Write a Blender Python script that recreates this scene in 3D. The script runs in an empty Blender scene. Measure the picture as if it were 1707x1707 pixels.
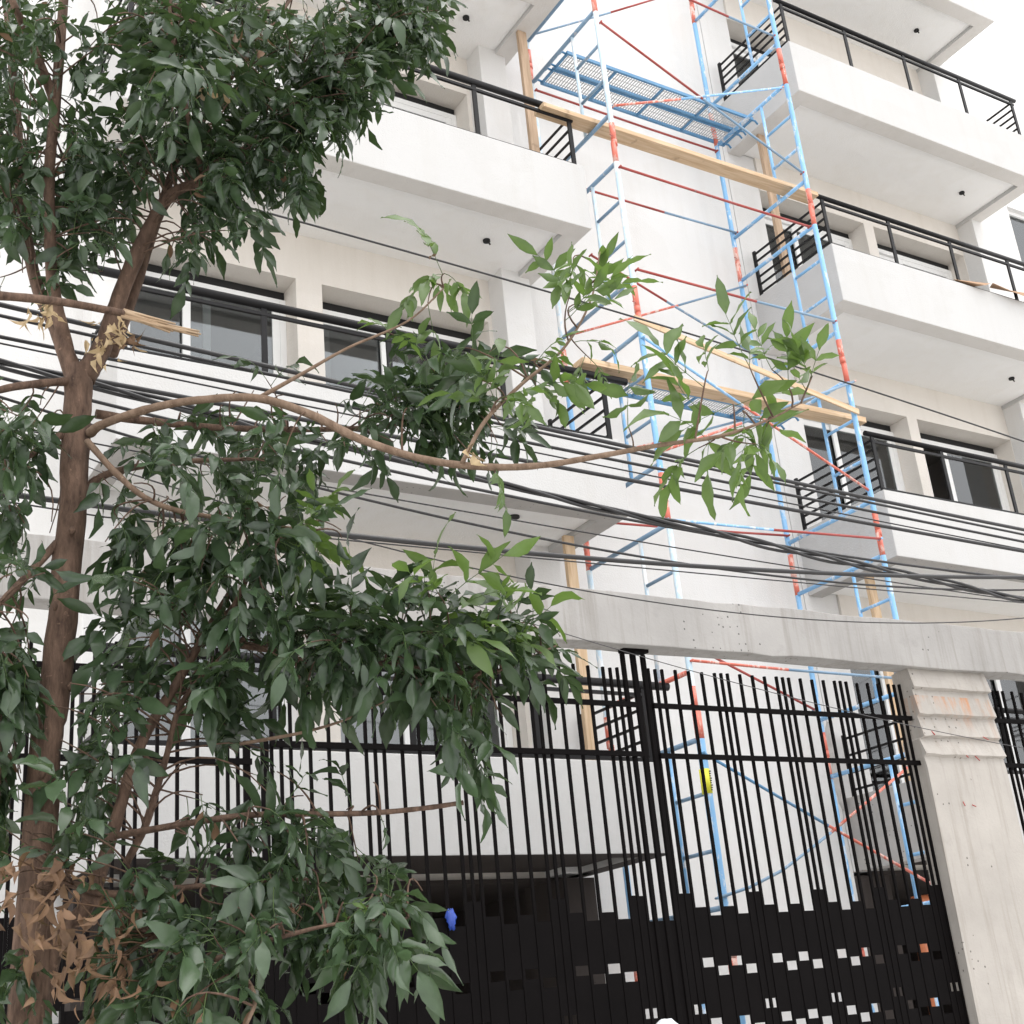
import bpy, math, random
import numpy as np
from mathutils import Vector

random.seed(11)
rng = np.random.default_rng(11)
SC = bpy.context.scene
COL = SC.collection

# ------------------------------------------------------------------ camera calibration (world: X right along the facade, Y into it, Z up)
RC = np.array([[0.8519563899118725, -0.5158594606296482, -0.08977375210615851],
               [0.12230084874253487, 0.36275420782722884, -0.9238245975835973],
               [0.5091294649548238, 0.7760788629917248, 0.3721408151926992]])
FPX = 2217.54
EYE = np.array([0.0, 0.0, 1.6])

def ray(u, v):
    return RC.T @ np.array([(u - 853.5) / FPX, (v - 853.5) / FPX, 1.0])
def atY(u, v, Y):
    r = ray(u, v)
    return EYE + r * (Y / r[1])

cd = bpy.data.cameras.new('camera')
cam = bpy.data.objects.new('camera', cd)
COL.objects.link(cam)
from mathutils import Matrix
M = Matrix(((RC[0][0], -RC[1][0], -RC[2][0], 0), (RC[0][1], -RC[1][1], -RC[2][1], 0), (RC[0][2], -RC[1][2], -RC[2][2], 1.6), (0, 0, 0, 1)))
cam.matrix_world = M
cd.sensor_width = 36
cd.lens = FPX / 1707 * 36
cd.clip_start = 0.05
cd.clip_end = 1500
SC.camera = cam

# ------------------------------------------------------------------ materials
def srgb(r, g, b):
    f = lambda c: (c / 255 / 12.92) if c / 255 <= 0.04045 else ((c / 255 + 0.055) / 1.055) ** 2.4
    return (f(r), f(g), f(b), 1)

class NT:
    def __init__(s, name):
        s.m = bpy.data.materials.new(name)
        s.m.use_nodes = True
        s.t = s.m.node_tree
        s.b = s.t.nodes['Principled BSDF']
        s.out = s.t.nodes['Material Output']
    def n(s, typ, **kw):
        nd = s.t.nodes.new(typ)
        for k, v in kw.items():
            setattr(nd, k, v)
        return nd
    def l(s, a, b):
        s.t.links.new(a, b)
    def pos(s, scale=(1, 1, 1), obj=False):
        if obj:
            src = s.n('ShaderNodeTexCoord').outputs['Object']
        else:
            src = s.n('ShaderNodeNewGeometry').outputs['Position']
        mp = s.n('ShaderNodeMapping')
        mp.inputs['Scale'].default_value = scale
        s.l(src, mp.inputs['Vector'])
        return mp.outputs['Vector']
    def noise(s, vec, scale, detail=4, rough=0.55, dist=0.0):
        nd = s.n('ShaderNodeTexNoise')
        nd.inputs['Scale'].default_value = scale
        nd.inputs['Detail'].default_value = detail
        nd.inputs['Roughness'].default_value = rough
        nd.inputs['Distortion'].default_value = dist
        s.l(vec, nd.inputs['Vector'])
        return nd.outputs['Fac']
    def ramp(s, fac, stops):
        nd = s.n('ShaderNodeValToRGB')
        cr = nd.color_ramp
        cr.elements[0].position, cr.elements[0].color = stops[0]
        cr.elements[1].position, cr.elements[1].color = stops[-1]
        for p, c in stops[1:-1]:
            e = cr.elements.new(p)
            e.color = c
        s.l(fac, nd.inputs['Fac'])
        return nd.outputs['Color']
    def mix(s, fac, a, b, mode='MIX'):
        nd = s.n('ShaderNodeMix', data_type='RGBA', blend_type=mode)
        for sock, v in ((nd.inputs[0], fac), (nd.inputs[6], a), (nd.inputs[7], b)):
            if isinstance(v, (int, float)):
                sock.default_value = v
            elif isinstance(v, tuple):
                sock.default_value = v
            else:
                s.l(v, sock)
        return nd.outputs[2]
    def bump(s, h, strength, dist):
        nd = s.n('ShaderNodeBump')
        nd.inputs['Strength'].default_value = strength
        nd.inputs['Distance'].default_value = dist
        s.l(h, nd.inputs['Height'])
        s.l(nd.outputs['Normal'], s.b.inputs['Normal'])
    def base(s, c):
        if isinstance(c, tuple):
            s.b.inputs['Base Color'].default_value = c
        else:
            s.l(c, s.b.inputs['Base Color'])
    def set(s, **kw):
        for k, v in kw.items():
            s.b.inputs[k.replace('_', ' ')].default_value = v
        return s

def g(v, w=None):
    return (v, v, v, 1) if w is None else (v * w[0], v * w[1], v * w[2], 1)

BW = (0, 0, 0, 1); WW = (1, 1, 1, 1)

def plaster(name, col, dirty=0.06):
    m = NT(name)
    p = m.pos()
    big = m.noise(p, 0.9, 5, 0.6)
    streak = m.noise(m.pos((7, 7, 0.5)), 1.0, 4, 0.6)
    c = m.mix(m.ramp(big, [(0.35, BW), (0.75, WW)]), tuple(col), tuple(x * (1 - dirty) for x in col[:3]) + (1,))
    c = m.mix(m.ramp(streak, [(0.50, BW), (0.80, (0.6, 0.6, 0.6, 1))]), c, tuple(x * (1 - 2.2 * dirty) * y for x, y in zip(col[:3], (1, .985, .96))) + (1,))
    patch = m.noise(m.pos((1, 1, 1.6)), 0.8, 3, 0.5, 0.5)
    c = m.mix(m.ramp(patch, [(0.50, BW), (0.53, WW)]), c, m.mix(1.0, c, (0.98, 0.978, 0.973, 1), 'MULTIPLY'))
    m.base(c)
    fine = m.noise(p, 60, 3, 0.6)
    lump = m.noise(p, 6, 3, 0.5)
    add = m.n('ShaderNodeMath', operation='ADD'); m.l(fine, add.inputs[0]); m.l(lump, add.inputs[1])
    m.bump(add.outputs[0], 0.5, 0.007)
    m.set(Roughness=0.85, Specular_IOR_Level=0.2)
    return m.m

def concrete(name, col, rust=False, streaks=True):
    m = NT(name)
    p = m.pos()
    big = m.noise(p, 1.6, 6, 0.62)
    c = m.mix(m.ramp(big, [(0.3, BW), (0.7, WW)]), tuple(x * 0.86 for x in col[:3]) + (1,), tuple(x * 1.08 for x in col[:3]) + (1,))
    if streaks:
        st = m.noise(m.pos((16, 16, 0.9)), 1.0, 5, 0.65, 0.2)
        c = m.mix(m.ramp(st, [(0.5, BW), (0.72, (0.55, 0.55, 0.55, 1))]), c, tuple(x * 0.6 * y for x, y in zip(col[:3], (1, .95, .88))) + (1,))
    bl = m.noise(p, 4.5, 4, 0.7)
    c = m.mix(m.ramp(bl, [(0.6, BW), (0.8, (0.5, 0.5, 0.5, 1))]), c, tuple(x * 0.7 for x in col[:3]) + (1,))
    vor = m.n('ShaderNodeTexVoronoi', feature='F1')
    vor.inputs['Scale'].default_value = 19
    m.l(m.noise(p, 3, 2), vor.inputs['Randomness'])
    m.l(p, vor.inputs['Vector'])
    gate = m.noise(p, 2.7, 2)
    pit = m.n('ShaderNodeMath', operation='LESS_THAN')
    m.l(vor.outputs['Distance'], pit.inputs[0]); pit.inputs[1].default_value = 0.13
    pg = m.n('ShaderNodeMath', operation='GREATER_THAN'); m.l(gate, pg.inputs[0]); pg.inputs[1].default_value = 0.56
    pm = m.n('ShaderNodeMath', operation='MULTIPLY'); m.l(pit.outputs[0], pm.inputs[0]); m.l(pg.outputs[0], pm.inputs[1])
    c = m.mix(pm.outputs[0], c, tuple(x * 0.35 for x in col[:3]) + (1,))
    if rust:
        sx = m.n('ShaderNodeSeparateXYZ'); m.l(m.pos(), sx.inputs[0])
        z = m.n('ShaderNodeMapRange'); m.l(sx.outputs[2], z.inputs[0])
        z.inputs[1].default_value = 3.60; z.inputs[2].default_value = 3.46; z.inputs[3].default_value = 1.0; z.inputs[4].default_value = 0.35
        top = m.n('ShaderNodeMath', operation='LESS_THAN'); m.l(sx.outputs[2], top.inputs[0]); top.inputs[1].default_value = 3.592
        bot = m.n('ShaderNodeMapRange'); m.l(sx.outputs[2], bot.inputs[0])
        bot.inputs[1].default_value = 3.2; bot.inputs[2].default_value = 3.46
        rn0 = m.ramp(m.noise(m.pos((22, 22, 1.6)), 1.0, 4, 0.7, 0.3), [(0.46, BW), (0.70, WW)])
        rn = m.mix(m.ramp(m.noise(m.pos((5, 5, 2)), 1.3, 2), [(0.40, BW), (0.58, WW)]), (0, 0, 0, 1), rn0)
        a = m.n('ShaderNodeMath', operation='MULTIPLY'); m.l(rn, a.inputs[0]); m.l(z.outputs[0], a.inputs[1])
        b = m.n('ShaderNodeMath', operation='MULTIPLY'); m.l(a.outputs[0], b.inputs[0]); m.l(top.outputs[0], b.inputs[1])
        d = m.n('ShaderNodeMath', operation='MULTIPLY'); m.l(b.outputs[0], d.inputs[0]); m.l(bot.outputs[0], d.inputs[1])
        c = m.mix(d.outputs[0], c, (0.50, 0.19, 0.05, 1))
    m.base(c)
    fine = m.noise(p, 45, 4, 0.7)
    sub = m.n('ShaderNodeMath', operation='SUBTRACT'); m.l(fine, sub.inputs[0]); m.l(pm.outputs[0], sub.inputs[1])
    m.bump(sub.outputs[0], 0.5, 0.006)
    m.set(Roughness=0.9, Specular_IOR_Level=0.2)
    return m.m

def paint(name, col, chip, chipcol, rough=0.45, scale=14):
    m = NT(name)
    p = m.pos((1, 1, 0.35), obj=True)
    n1 = m.noise(p, scale, 5, 0.7)
    c = m.mix(m.ramp(n1, [(chip, BW), (chip + 0.06, WW)]), col, chipcol)
    n2 = m.noise(p, 3, 3)
    c = m.mix(m.ramp(n2, [(0.35, BW), (0.7, (0.5, 0.5, 0.5, 1))]), c, tuple(min(1, x * 1.35 + 0.06) for x in col[:3]) + (1,))
    m.base(c)
    m.bump(n1, 0.25, 0.002)
    m.set(Roughness=rough)
    return m.m

def flat(name, col, rough=0.5, var=0.15, scale=8, metallic=0.0, spec=0.5):
    m = NT(name)
    n1 = m.noise(m.pos(), scale, 4, 0.6)
    m.base(m.mix(n1, tuple(x * (1 - var) for x in col[:3]) + (1,), tuple(min(1, x * (1 + var)) for x in col[:3]) + (1,)))
    m.bump(n1, 0.1, 0.002)
    m.set(Roughness=rough, Metallic=metallic, Specular_IOR_Level=spec)
    return m.m

def wood(name, c1, c2):
    m = NT(name)
    p = m.pos((1, 1, 1), obj=True)
    mp = m.n('ShaderNodeMapping'); m.l(p, mp.inputs['Vector']); mp.inputs['Scale'].default_value = (2, 30, 30)
    tc = m.n('ShaderNodeUVMap')
    n1 = m.noise(mp.outputs[0], 1.2, 5, 0.6, 0.6)
    c = m.mix(m.ramp(n1, [(0.35, BW), (0.65, WW)]), c1, c2)
    n2 = m.noise(p, 5, 3)
    c = m.mix(m.ramp(n2, [(0.62, BW), (0.7, (0.7, 0.7, 0.7, 1))]), c, tuple(x * 0.55 for x in c1[:3]) + (1,))
    m.base(c)
    m.bump(n1, 0.3, 0.003)
    m.set(Roughness=0.75)
    return m.m

def bark_mat(name, c1, c2, c3):
    m = NT(name)
    p = m.pos()
    n1 = m.noise(m.pos((30, 30, 8)), 1.5, 6, 0.68)
    n2 = m.noise(p, 5, 4, 0.6)
    c = m.mix(m.ramp(n1, [(0.32, BW), (0.68, WW)]), c1, c2)
    c = m.mix(m.ramp(n2, [(0.55, BW), (0.75, (0.7, 0.7, 0.7, 1))]), c, c3)
    sp = m.noise(p, 60, 2, 0.5)
    c = m.mix(m.ramp(sp, [(0.68, BW), (0.75, (0.35, 0.35, 0.35, 1))]), c, tuple(min(1, x * 1.9) for x in c2[:3]) + (1,))
    m.base(c)
    m.bump(n1, 0.8, 0.008)
    m.set(Roughness=0.85, Specular_IOR_Level=0.25)
    return m.m

def leaf_mat(name, dark, light, trans, tw=0.25, rough=0.42):
    m = NT(name)
    at = m.n('ShaderNodeAttribute', attribute_name='tint')
    c = m.mix(at.outputs['Fac'], dark, light)
    n1 = m.noise(m.pos(), 26, 3, 0.6)
    c = m.mix(m.ramp(n1, [(0.35, BW), (0.8, (0.6, 0.6, 0.6, 1))]), c, tuple(min(1, x * 1.5) for x in light[:3]) + (1,))
    m.base(c)
    m.bump(m.noise(m.pos(), 120, 2), 0.15, 0.002)
    m.set(Roughness=rough, Specular_IOR_Level=0.5)
    tr = m.n('ShaderNodeBsdfTranslucent'); tr.inputs['Color'].default_value = trans
    mx = m.n('ShaderNodeMixShader'); mx.inputs[0].default_value = tw
    m.l(m.b.outputs[0], mx.inputs[1]); m.l(tr.outputs[0], mx.inputs[2]); m.l(mx.outputs[0], m.out.inputs['Surface'])
    return m.m

def glass_mat():
    m = NT('window_glass')
    gl = m.n('ShaderNodeBsdfGlossy'); gl.inputs['Roughness'].default_value = 0.03
    gl.inputs['Color'].default_value = (0.85, 0.87, 0.88, 1)
    tr = m.n('ShaderNodeBsdfTransparent'); tr.inputs['Color'].default_value = (0.62, 0.64, 0.64, 1)
    fr = m.n('ShaderNodeFresnel'); fr.inputs['IOR'].default_value = 1.55
    ad = m.n('ShaderNodeMath', operation='ADD'); m.l(fr.outputs[0], ad.inputs[0]); ad.inputs[1].default_value = 0.06
    mx = m.n('ShaderNodeMixShader'); m.l(ad.outputs[0], mx.inputs[0])
    m.l(tr.outputs[0], mx.inputs[1]); m.l(gl.outputs[0], mx.inputs[2]); m.l(mx.outputs[0], m.out.inputs['Surface'])
    return m.m

MT = dict(
    wall=plaster('white_plaster', (0.70, 0.692, 0.68, 1), 0.035),
    parapet=plaster('white_balcony_paint', (0.53, 0.525, 0.517, 1), 0.03),
    rim=plaster('grey_soffit_rim', (0.68, 0.655, 0.625, 1), 0.06),
    ceiling=plaster('white_ceiling_paint', (0.90, 0.89, 0.875, 1), 0.02),
    recess=plaster('beige_plaster', (0.74, 0.695, 0.64, 1), 0.05),
    beam=concrete('cast_concrete', (0.365, 0.352, 0.338, 1)),
    pillar=concrete('board_formed_concrete', (0.41, 0.382, 0.35, 1), rust=True),
    raw=concrete('raw_concrete', (0.46, 0.44, 0.42, 1), streaks=False),
    garage=concrete('shaded_raw_concrete', (0.055, 0.046, 0.042, 1), streaks=False),  # bare concrete, with the shade of garage and slab put into its colour
    room=plaster('room_plaster', (0.42, 0.40, 0.385, 1), 0.05),
    black=flat('black_gate_paint', (0.0040, 0.0032, 0.0033, 1), 0.65, 0.3, 6, spec=0.05),
    railblack=flat('black_rail_paint', (0.008, 0.0075, 0.008, 1), 0.40, 0.25, 6, spec=0.2),
    alu=flat('white_aluminium', (0.82, 0.82, 0.81, 1), 0.4, 0.04, 5),
    slot=flat('dark_shutter_slot', (0.012, 0.012, 0.012, 1), 0.8),
    glass=glass_mat(),
    sheet=flat('white_board', (0.75, 0.75, 0.75, 1), 0.7, 0.04, 3),
    blue=paint('light_blue_paint', (0.20, 0.42, 0.68, 1), 0.54, (0.66, 0.68, 0.70, 1)),
    paleblue=paint('worn_pale_blue_paint', (0.47, 0.61, 0.72, 1), 0.46, (0.72, 0.73, 0.73, 1)),
    deepblue=paint('deep_blue_paint', (0.065, 0.20, 0.36, 1), 0.66, (0.30, 0.20, 0.16, 1)),
    greyblue=paint('worn_grey_blue_paint', (0.16, 0.26, 0.37, 1), 0.6, (0.4, 0.4, 0.42, 1)),
    red=paint('orange_red_paint', (0.56, 0.125, 0.080, 1), 0.52, (0.66, 0.50, 0.44, 1)),
    darkred=paint('dark_red_paint', (0.30, 0.035, 0.025, 1), 0.62, (0.2, 0.16, 0.15, 1)),
    mesh=flat('galvanised_mesh', (0.42, 0.43, 0.44, 1), 0.5, 0.2, 20),
    yellow=flat('yellow_tape', (0.72, 0.70, 0.05, 1), 0.6, 0.05),
    ink=flat('black_ink', (0.02, 0.02, 0.02, 1), 0.7),
    plank=wood('pine_plank', (0.50, 0.34, 0.20, 1), (0.64, 0.48, 0.32, 1)),
    prop=wood('weathered_timber', (0.36, 0.25, 0.16, 1), (0.50, 0.36, 0.25, 1)),
    cable=flat('black_cable_sheath', (0.014, 0.013, 0.014, 1), 0.42, 0.3, 5),
    greycable=flat('grey_cable_sheath', (0.05, 0.048, 0.05, 1), 0.5, 0.3, 5),
    bark=bark_mat('brown_bark', (0.055, 0.034, 0.025, 1), (0.185, 0.118, 0.084, 1), (0.10, 0.064, 0.046, 1)),
    paletwig=bark_mat('pale_twig_bark', (0.13, 0.085, 0.058, 1), (0.25, 0.175, 0.125, 1), (0.19, 0.125, 0.085, 1)),
    splinter=wood('split_pale_wood', (0.33, 0.22, 0.13, 1), (0.56, 0.43, 0.30, 1)),
    leaf=leaf_mat('dark_green_leaf', (0.009, 0.018, 0.010, 1), (0.048, 0.080, 0.040, 1), (0.09, 0.15, 0.04, 1), 0.20, 0.27),
    young=leaf_mat('young_green_leaf', (0.045, 0.080, 0.026, 1), (0.095, 0.150, 0.045, 1), (0.18, 0.30, 0.05, 1), 0.32, 0.38),
    dead=leaf_mat('withered_brown_leaf', (0.055, 0.028, 0.016, 1), (0.17, 0.095, 0.052, 1), (0.2, 0.15, 0.07, 1), 0.2, 0.7),
    paledead=leaf_mat('pale_dry_leaf', (0.33, 0.23, 0.13, 1), (0.52, 0.40, 0.24, 1), (0.5, 0.35, 0.18, 1), 0.25, 0.75),
    pipe=flat('orange_plastic_pipe', (0.55, 0.17, 0.07, 1), 0.5, 0.1),
    cardboard=flat('brown_cardboard', (0.38, 0.24, 0.15, 1), 0.9, 0.12),
    rag=flat('blue_plastic', (0.02, 0.06, 0.34, 1), 0.35, 0.2),
    bag=flat('white_plastic', (0.82, 0.84, 0.87, 1), 0.4, 0.04),
    road=flat('asphalt', (0.07, 0.07, 0.068, 1), 0.9, 0.25, 12),
    pave=concrete('pavement_concrete', (0.66, 0.645, 0.62, 1), streaks=False),
)

# ------------------------------------------------------------------ mesh helpers
class MB:
    def __init__(s):
        s.v = []; s.f = []; s.mi = []; s.sm = []
    def face(s, ids, mi=0, smooth=False):
        s.f.append(tuple(ids)); s.mi.append(mi); s.sm.append(smooth)
    def box(s, x0, x1, y0, y1, z0, z1, mi=0):
        b = len(s.v)
        s.v += [(x0, y0, z0), (x1, y0, z0), (x1, y1, z0), (x0, y1, z0), (x0, y0, z1), (x1, y0, z1), (x1, y1, z1), (x0, y1, z1)]
        for q in ((3, 2, 1, 0), (4, 5, 6, 7), (0, 1, 5, 4), (1, 2, 6, 5), (2, 3, 7, 6), (3, 0, 4, 7)):
            s.face([b + i for i in q], mi)
        return s
    def tube(s, pts, rad, n=8, mi=0, caps=True):
        pts = [Vector(p) for p in pts]
        if not isinstance(rad, (list, tuple, np.ndarray)):
            rad = [rad] * len(pts)
        b = len(s.v)
        up = None
        for i, p in enumerate(pts):
            d = (pts[min(i + 1, len(pts) - 1)] - pts[max(i - 1, 0)])
            if d.length < 1e-9: d = Vector((0, 0, 1))
            d.normalize()
            if up is None:
                up = Vector((0, 0, 1)) if abs(d.z) < 0.9 else Vector((1, 0, 0))
            a = d.cross(up)
            if a.length < 1e-6: a = d.cross(Vector((0, 1, 0)))
            a.normalize()
            c = a.cross(d); c.normalize(); up = c
            for k in range(n):
                t = 2 * math.pi * k / n
                s.v.append(tuple(p + a * (math.cos(t) * rad[i]) + c * (math.sin(t) * rad[i])))
        for i in range(len(pts) - 1):
            for k in range(n):
                k2 = (k + 1) % n
                s.face((b + i * n + k, b + i * n + k2, b + (i + 1) * n + k2, b + (i + 1) * n + k), mi, True)
        if caps:
            s.face([b + k for k in range(n)][::-1], mi)
            e = b + (len(pts) - 1) * n
            s.face([e + k for k in range(n)], mi)
        return s
    def bar(s, p, q, w, h, mi=0, upv=(0, 0, 1)):
        p = Vector(p); q = Vector(q); d = (q - p).normalized()
        up = Vector(upv)
        if abs(d.dot(up)) > 0.95: up = Vector((0, 1, 0))
        a = d.cross(up).normalized(); c = a.cross(d).normalized()
        b = len(s.v)
        for e in (p, q):
            for (i, j) in ((-1, -1), (1, -1), (1, 1), (-1, 1)):
                s.v.append(tuple(e + a * (i * w / 2) + c * (j * h / 2)))
        for qd in ((0, 1, 2, 3), (7, 6, 5, 4), (0, 4, 5, 1), (1, 5, 6, 2), (2, 6, 7, 3), (3, 7, 4, 0)):
            s.face([b + i for i in qd], mi)
        return s

def obj(name, mb, mats, parent=None, origin=(0, 0, 0), bevel=0.0, loc=None, label=None):
    me = bpy.data.meshes.new(name)
    o = origin
    me.from_pydata([(x - o[0], y - o[1], z - o[2]) for x, y, z in mb.v], [], mb.f)
    if not isinstance(mats, (list, tuple)): mats = [mats]
    for m in mats: me.materials.append(m)
    me.polygons.foreach_set('material_index', mb.mi)
    me.polygons.foreach_set('use_smooth', mb.sm)
    me.update()
    ob = bpy.data.objects.new(name, me)
    COL.objects.link(ob)
    if parent is not None:
        ob.parent = parent
        if loc is not None: ob.location = loc
    else:
        ob.location = origin if loc is None else loc
    if bevel:
        bv = ob.modifiers.new('edge', 'BEVEL'); bv.width = bevel; bv.segments = 2; bv.limit_method = 'ANGLE'
    if label: ob['label'] = label
    return ob

def thing(name, label, cat, loc=(0, 0, 0), rz=0.0, group=None):
    o = bpy.data.objects.new(name, None)
    COL.objects.link(o)
    o.location = loc; o.rotation_euler = (0, 0, rz); o.empty_display_size = 0.2
    o['label'] = label; o['category'] = cat
    if group: o['group'] = group
    return o
def tag(o, label, cat, group=None):
    o['label'] = label; o['category'] = cat
    if group: o['group'] = group
    return o
def dup(o, parent, loc):
    c = o.copy(); COL.objects.link(c); c.parent = parent; c.location = loc
    return c

# ------------------------------------------------------------------ setting: ground
m = MB(); m.v += [(-200, -200, -0.14), (200, -200, -0.14), (200, 200, -0.14), (-200, 200, -0.14)]; m.face((0, 1, 2, 3))
obj('ground', m, MT['pave'])['kind'] = 'structure'
m = MB().box(-40, 60, -9.0, -1.5, -0.135, -0.13)
obj('road', m, MT['road'])['kind'] = 'structure'
m = MB().box(-40, 60, -1.5, 24, -0.13, 0.0)
obj('pavement', m, MT['pave'], bevel=0.01)['kind'] = 'structure'

# ------------------------------------------------------------------ apartment building
S = [2.863, 5.655, 8.515, 11.237, 13.85]          # undersides of the balconies
FY, WY = 8.2, 9.42                                # balcony front, recessed wall
LX = (2.24, 6.56); RX = (9.76, 13.93)
BO = (8.0, 9.45, 0.0)
bld = thing('apartment_building', 'white apartment block under construction with stacked projecting balconies and black railings', 'building', BO)
def part(name, mb, mats, parent=None, bevel=0.0, label=None):
    return obj(name, mb, mats, parent or bld, BO if True else (0, 0, 0), bevel, None, label)

TOP = 14.44
OPEN = {'L': [(2.60, 4.13), (4.38, 6.12)], 'R': [(10.17, 11.88), (12.05, 13.74)]}
PILL = {'L': [(2.30, 2.60), (6.16, 6.48)], 'R': [(9.70, 10.17), (13.745, 14.02)]}
WB = 9.76
part('wall', MB().box(6.49, 9.69, 9.45, 9.78, 0, TOP), MT['wall'], label='tall blank white wall between the two stacks of balconies')
part('wall', MB().box(-12, 2.30, 9.45, 9.78, 0, TOP), MT['wall'])
# wall to the right with a small window hole
m = MB(); xa, xb, za, zb = 15.05, 16.25, 10.6, 12.0
m.box(14.02, xa, 9.45, 9.78, 0, TOP); m.box(xb, 26, 9.45, 9.78, 0, TOP); m.box(xa, xb, 9.45, 9.78, 0, za); m.box(xa, xb, 9.45, 9.78, zb, TOP)
part('wall', m, MT['wall'])
for side in 'LR':
    op = OPEN[side]; x0 = PILL[side][0][1]; x1 = PILL[side][1][0]
    m = MB()
    xs = [x0, op[0][0], op[0][1], op[1][0], op[1][1], x1]
    for a, b in ((xs[0], xs[1]), (xs[2], xs[3]), (xs[4], xs[5])):
        if b - a > 0.001: m.box(a, b, WY, WB, S[0], TOP)
    for a, b in op:
        for k in range(5):
            top = S[k] + 0.17
            lo = S[0] if k == 0 else S[k] - 0.42
            m.box(a, b, WY, WB, lo, top)
        m.box(a, b, WY, WB, S[4] + 0.5, TOP)
    part('wall', m, MT['recess'], label='beige recessed wall with window openings behind the balconies')
    for a, b in PILL[side]:
        yf = 9.447 if a == 9.70 else 9.17
        part('pillar', MB().box(a, b, yf, 9.77, S[0] + 0.0, TOP), MT['wall'], bevel=0.006)
        part('pillar', MB().box(a + 0.004, b - 0.004, yf + 0.01, 9.76, 0, S[0] - 0.036), MT['garage'], label='bare pillar under the lowest balcony, shade put into its dark colour')  # lower length coloured darker for the shade below the slab
# interior: floor slabs and back wall of the rooms, garage
m = MB()
for (x0, x1) in ((2.3, 6.4), (9.9, 14.0)):
    for k in range(1, 5):
        m.box(x0, x1, WB, 13.0, S[k] - 0.1, S[k] + 0.15)
    m.box(x0, x1, 13.0, 13.1, S[0] + 0.2, TOP)
    m.box(x0 - 0.1, x0, WB, 13.1, S[0] + 0.2, TOP); m.box(x1, x1 + 0.1, WB, 13.1, S[0] + 0.2, TOP)
    xm = (x0 + x1) / 2 + (0.2 if x0 < 5 else 0)
    m.box(xm - 0.05, xm + 0.05, WB + 0.02, 12.98, S[0] + 0.2, TOP)
part('room_interior', m, MT['room'])
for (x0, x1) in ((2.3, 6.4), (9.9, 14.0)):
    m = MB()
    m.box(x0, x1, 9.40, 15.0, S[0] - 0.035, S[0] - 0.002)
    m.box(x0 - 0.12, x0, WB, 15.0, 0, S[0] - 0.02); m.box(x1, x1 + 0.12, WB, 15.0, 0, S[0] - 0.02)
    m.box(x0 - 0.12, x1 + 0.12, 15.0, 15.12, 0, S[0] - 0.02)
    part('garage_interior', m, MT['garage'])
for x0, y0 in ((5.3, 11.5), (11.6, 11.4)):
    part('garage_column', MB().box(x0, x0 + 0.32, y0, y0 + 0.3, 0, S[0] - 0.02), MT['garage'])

def balcony_mesh(x0, x1, s, h=0.70):
    prof = [(0, s), (0.2, s), (0.2, s + 0.17), (0.12, s + 0.17), (0.12, s + h), (0, s + h)]
    m = MB(); n = len(prof)
    for st in range(4):
        for (i, z) in prof:
            x = x0 + i if st < 2 else x1 - i
            y = WY + 0.027 if st in (0, 3) else FY + i
            m.v.append((x, y, z))
    for st in range(3):
        for k in range(n):
            k2 = (k + 1) % n
            m.face((st * n + k, (st + 1) * n + k, (st + 1) * n + k2, st * n + k2))
    m.face(list(range(n))); m.face([3 * n + k for k in range(n)][::-1])
    m.box(x0 + 0.2, x1 - 0.2, FY + 0.2, WY + 0.02, s + 0.05, s + 0.165)
    return m

def ring(cx, cy, z, r):
    m = MB()
    m.tube([(cx, cy, z - 0.012), (cx, cy, z + 0.03)], r, 14, 0)
    return m

socket_xy = {('L', 1): (5.68, 8.64), ('L', 2): (5.79, 8.81), ('L', 3): (5.85, 8.88), ('R', 1): (13.1, 8.85), ('R', 2): (13.18, 8.81), ('R', 3): (13.19, 8.84), ('R', 4): (13.1, 8.83)}
for side, (x0, x1) in (('L', LX), ('R', RX)):
    for k in range(5):
        mm = balcony_mesh(x0, x1, S[k])
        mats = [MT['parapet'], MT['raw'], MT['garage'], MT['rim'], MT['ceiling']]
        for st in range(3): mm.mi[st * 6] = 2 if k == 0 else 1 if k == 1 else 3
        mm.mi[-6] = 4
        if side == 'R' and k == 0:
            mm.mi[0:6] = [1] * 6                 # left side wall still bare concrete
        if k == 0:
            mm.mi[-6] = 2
        b = part('balcony', mm, mats, bevel=0.007, label='lowest balcony with bare grey concrete side wall' if (side, k) == ('R', 0) else None)
        if (side, k) in socket_xy:
            sx, sy = socket_xy[(side, k)]
            mk = MB(); mk.tube([(sx, sy, S[k] + 0.035), (sx, sy, S[k] + 0.06)], 0.05, 14)
            if (side, k) != ('L', 1): mk = MB().tube([(sx, sy, S[k] + 0.03), (sx, sy, S[k] + 0.06)], 0.035, 10); mk.tube([(sx, sy, S[k] + 0.05), (sx + 0.03, sy - 0.01, S[k] + 0.0)], 0.008, 6)
            part('light_socket', mk, MT['slot'], b)

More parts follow.
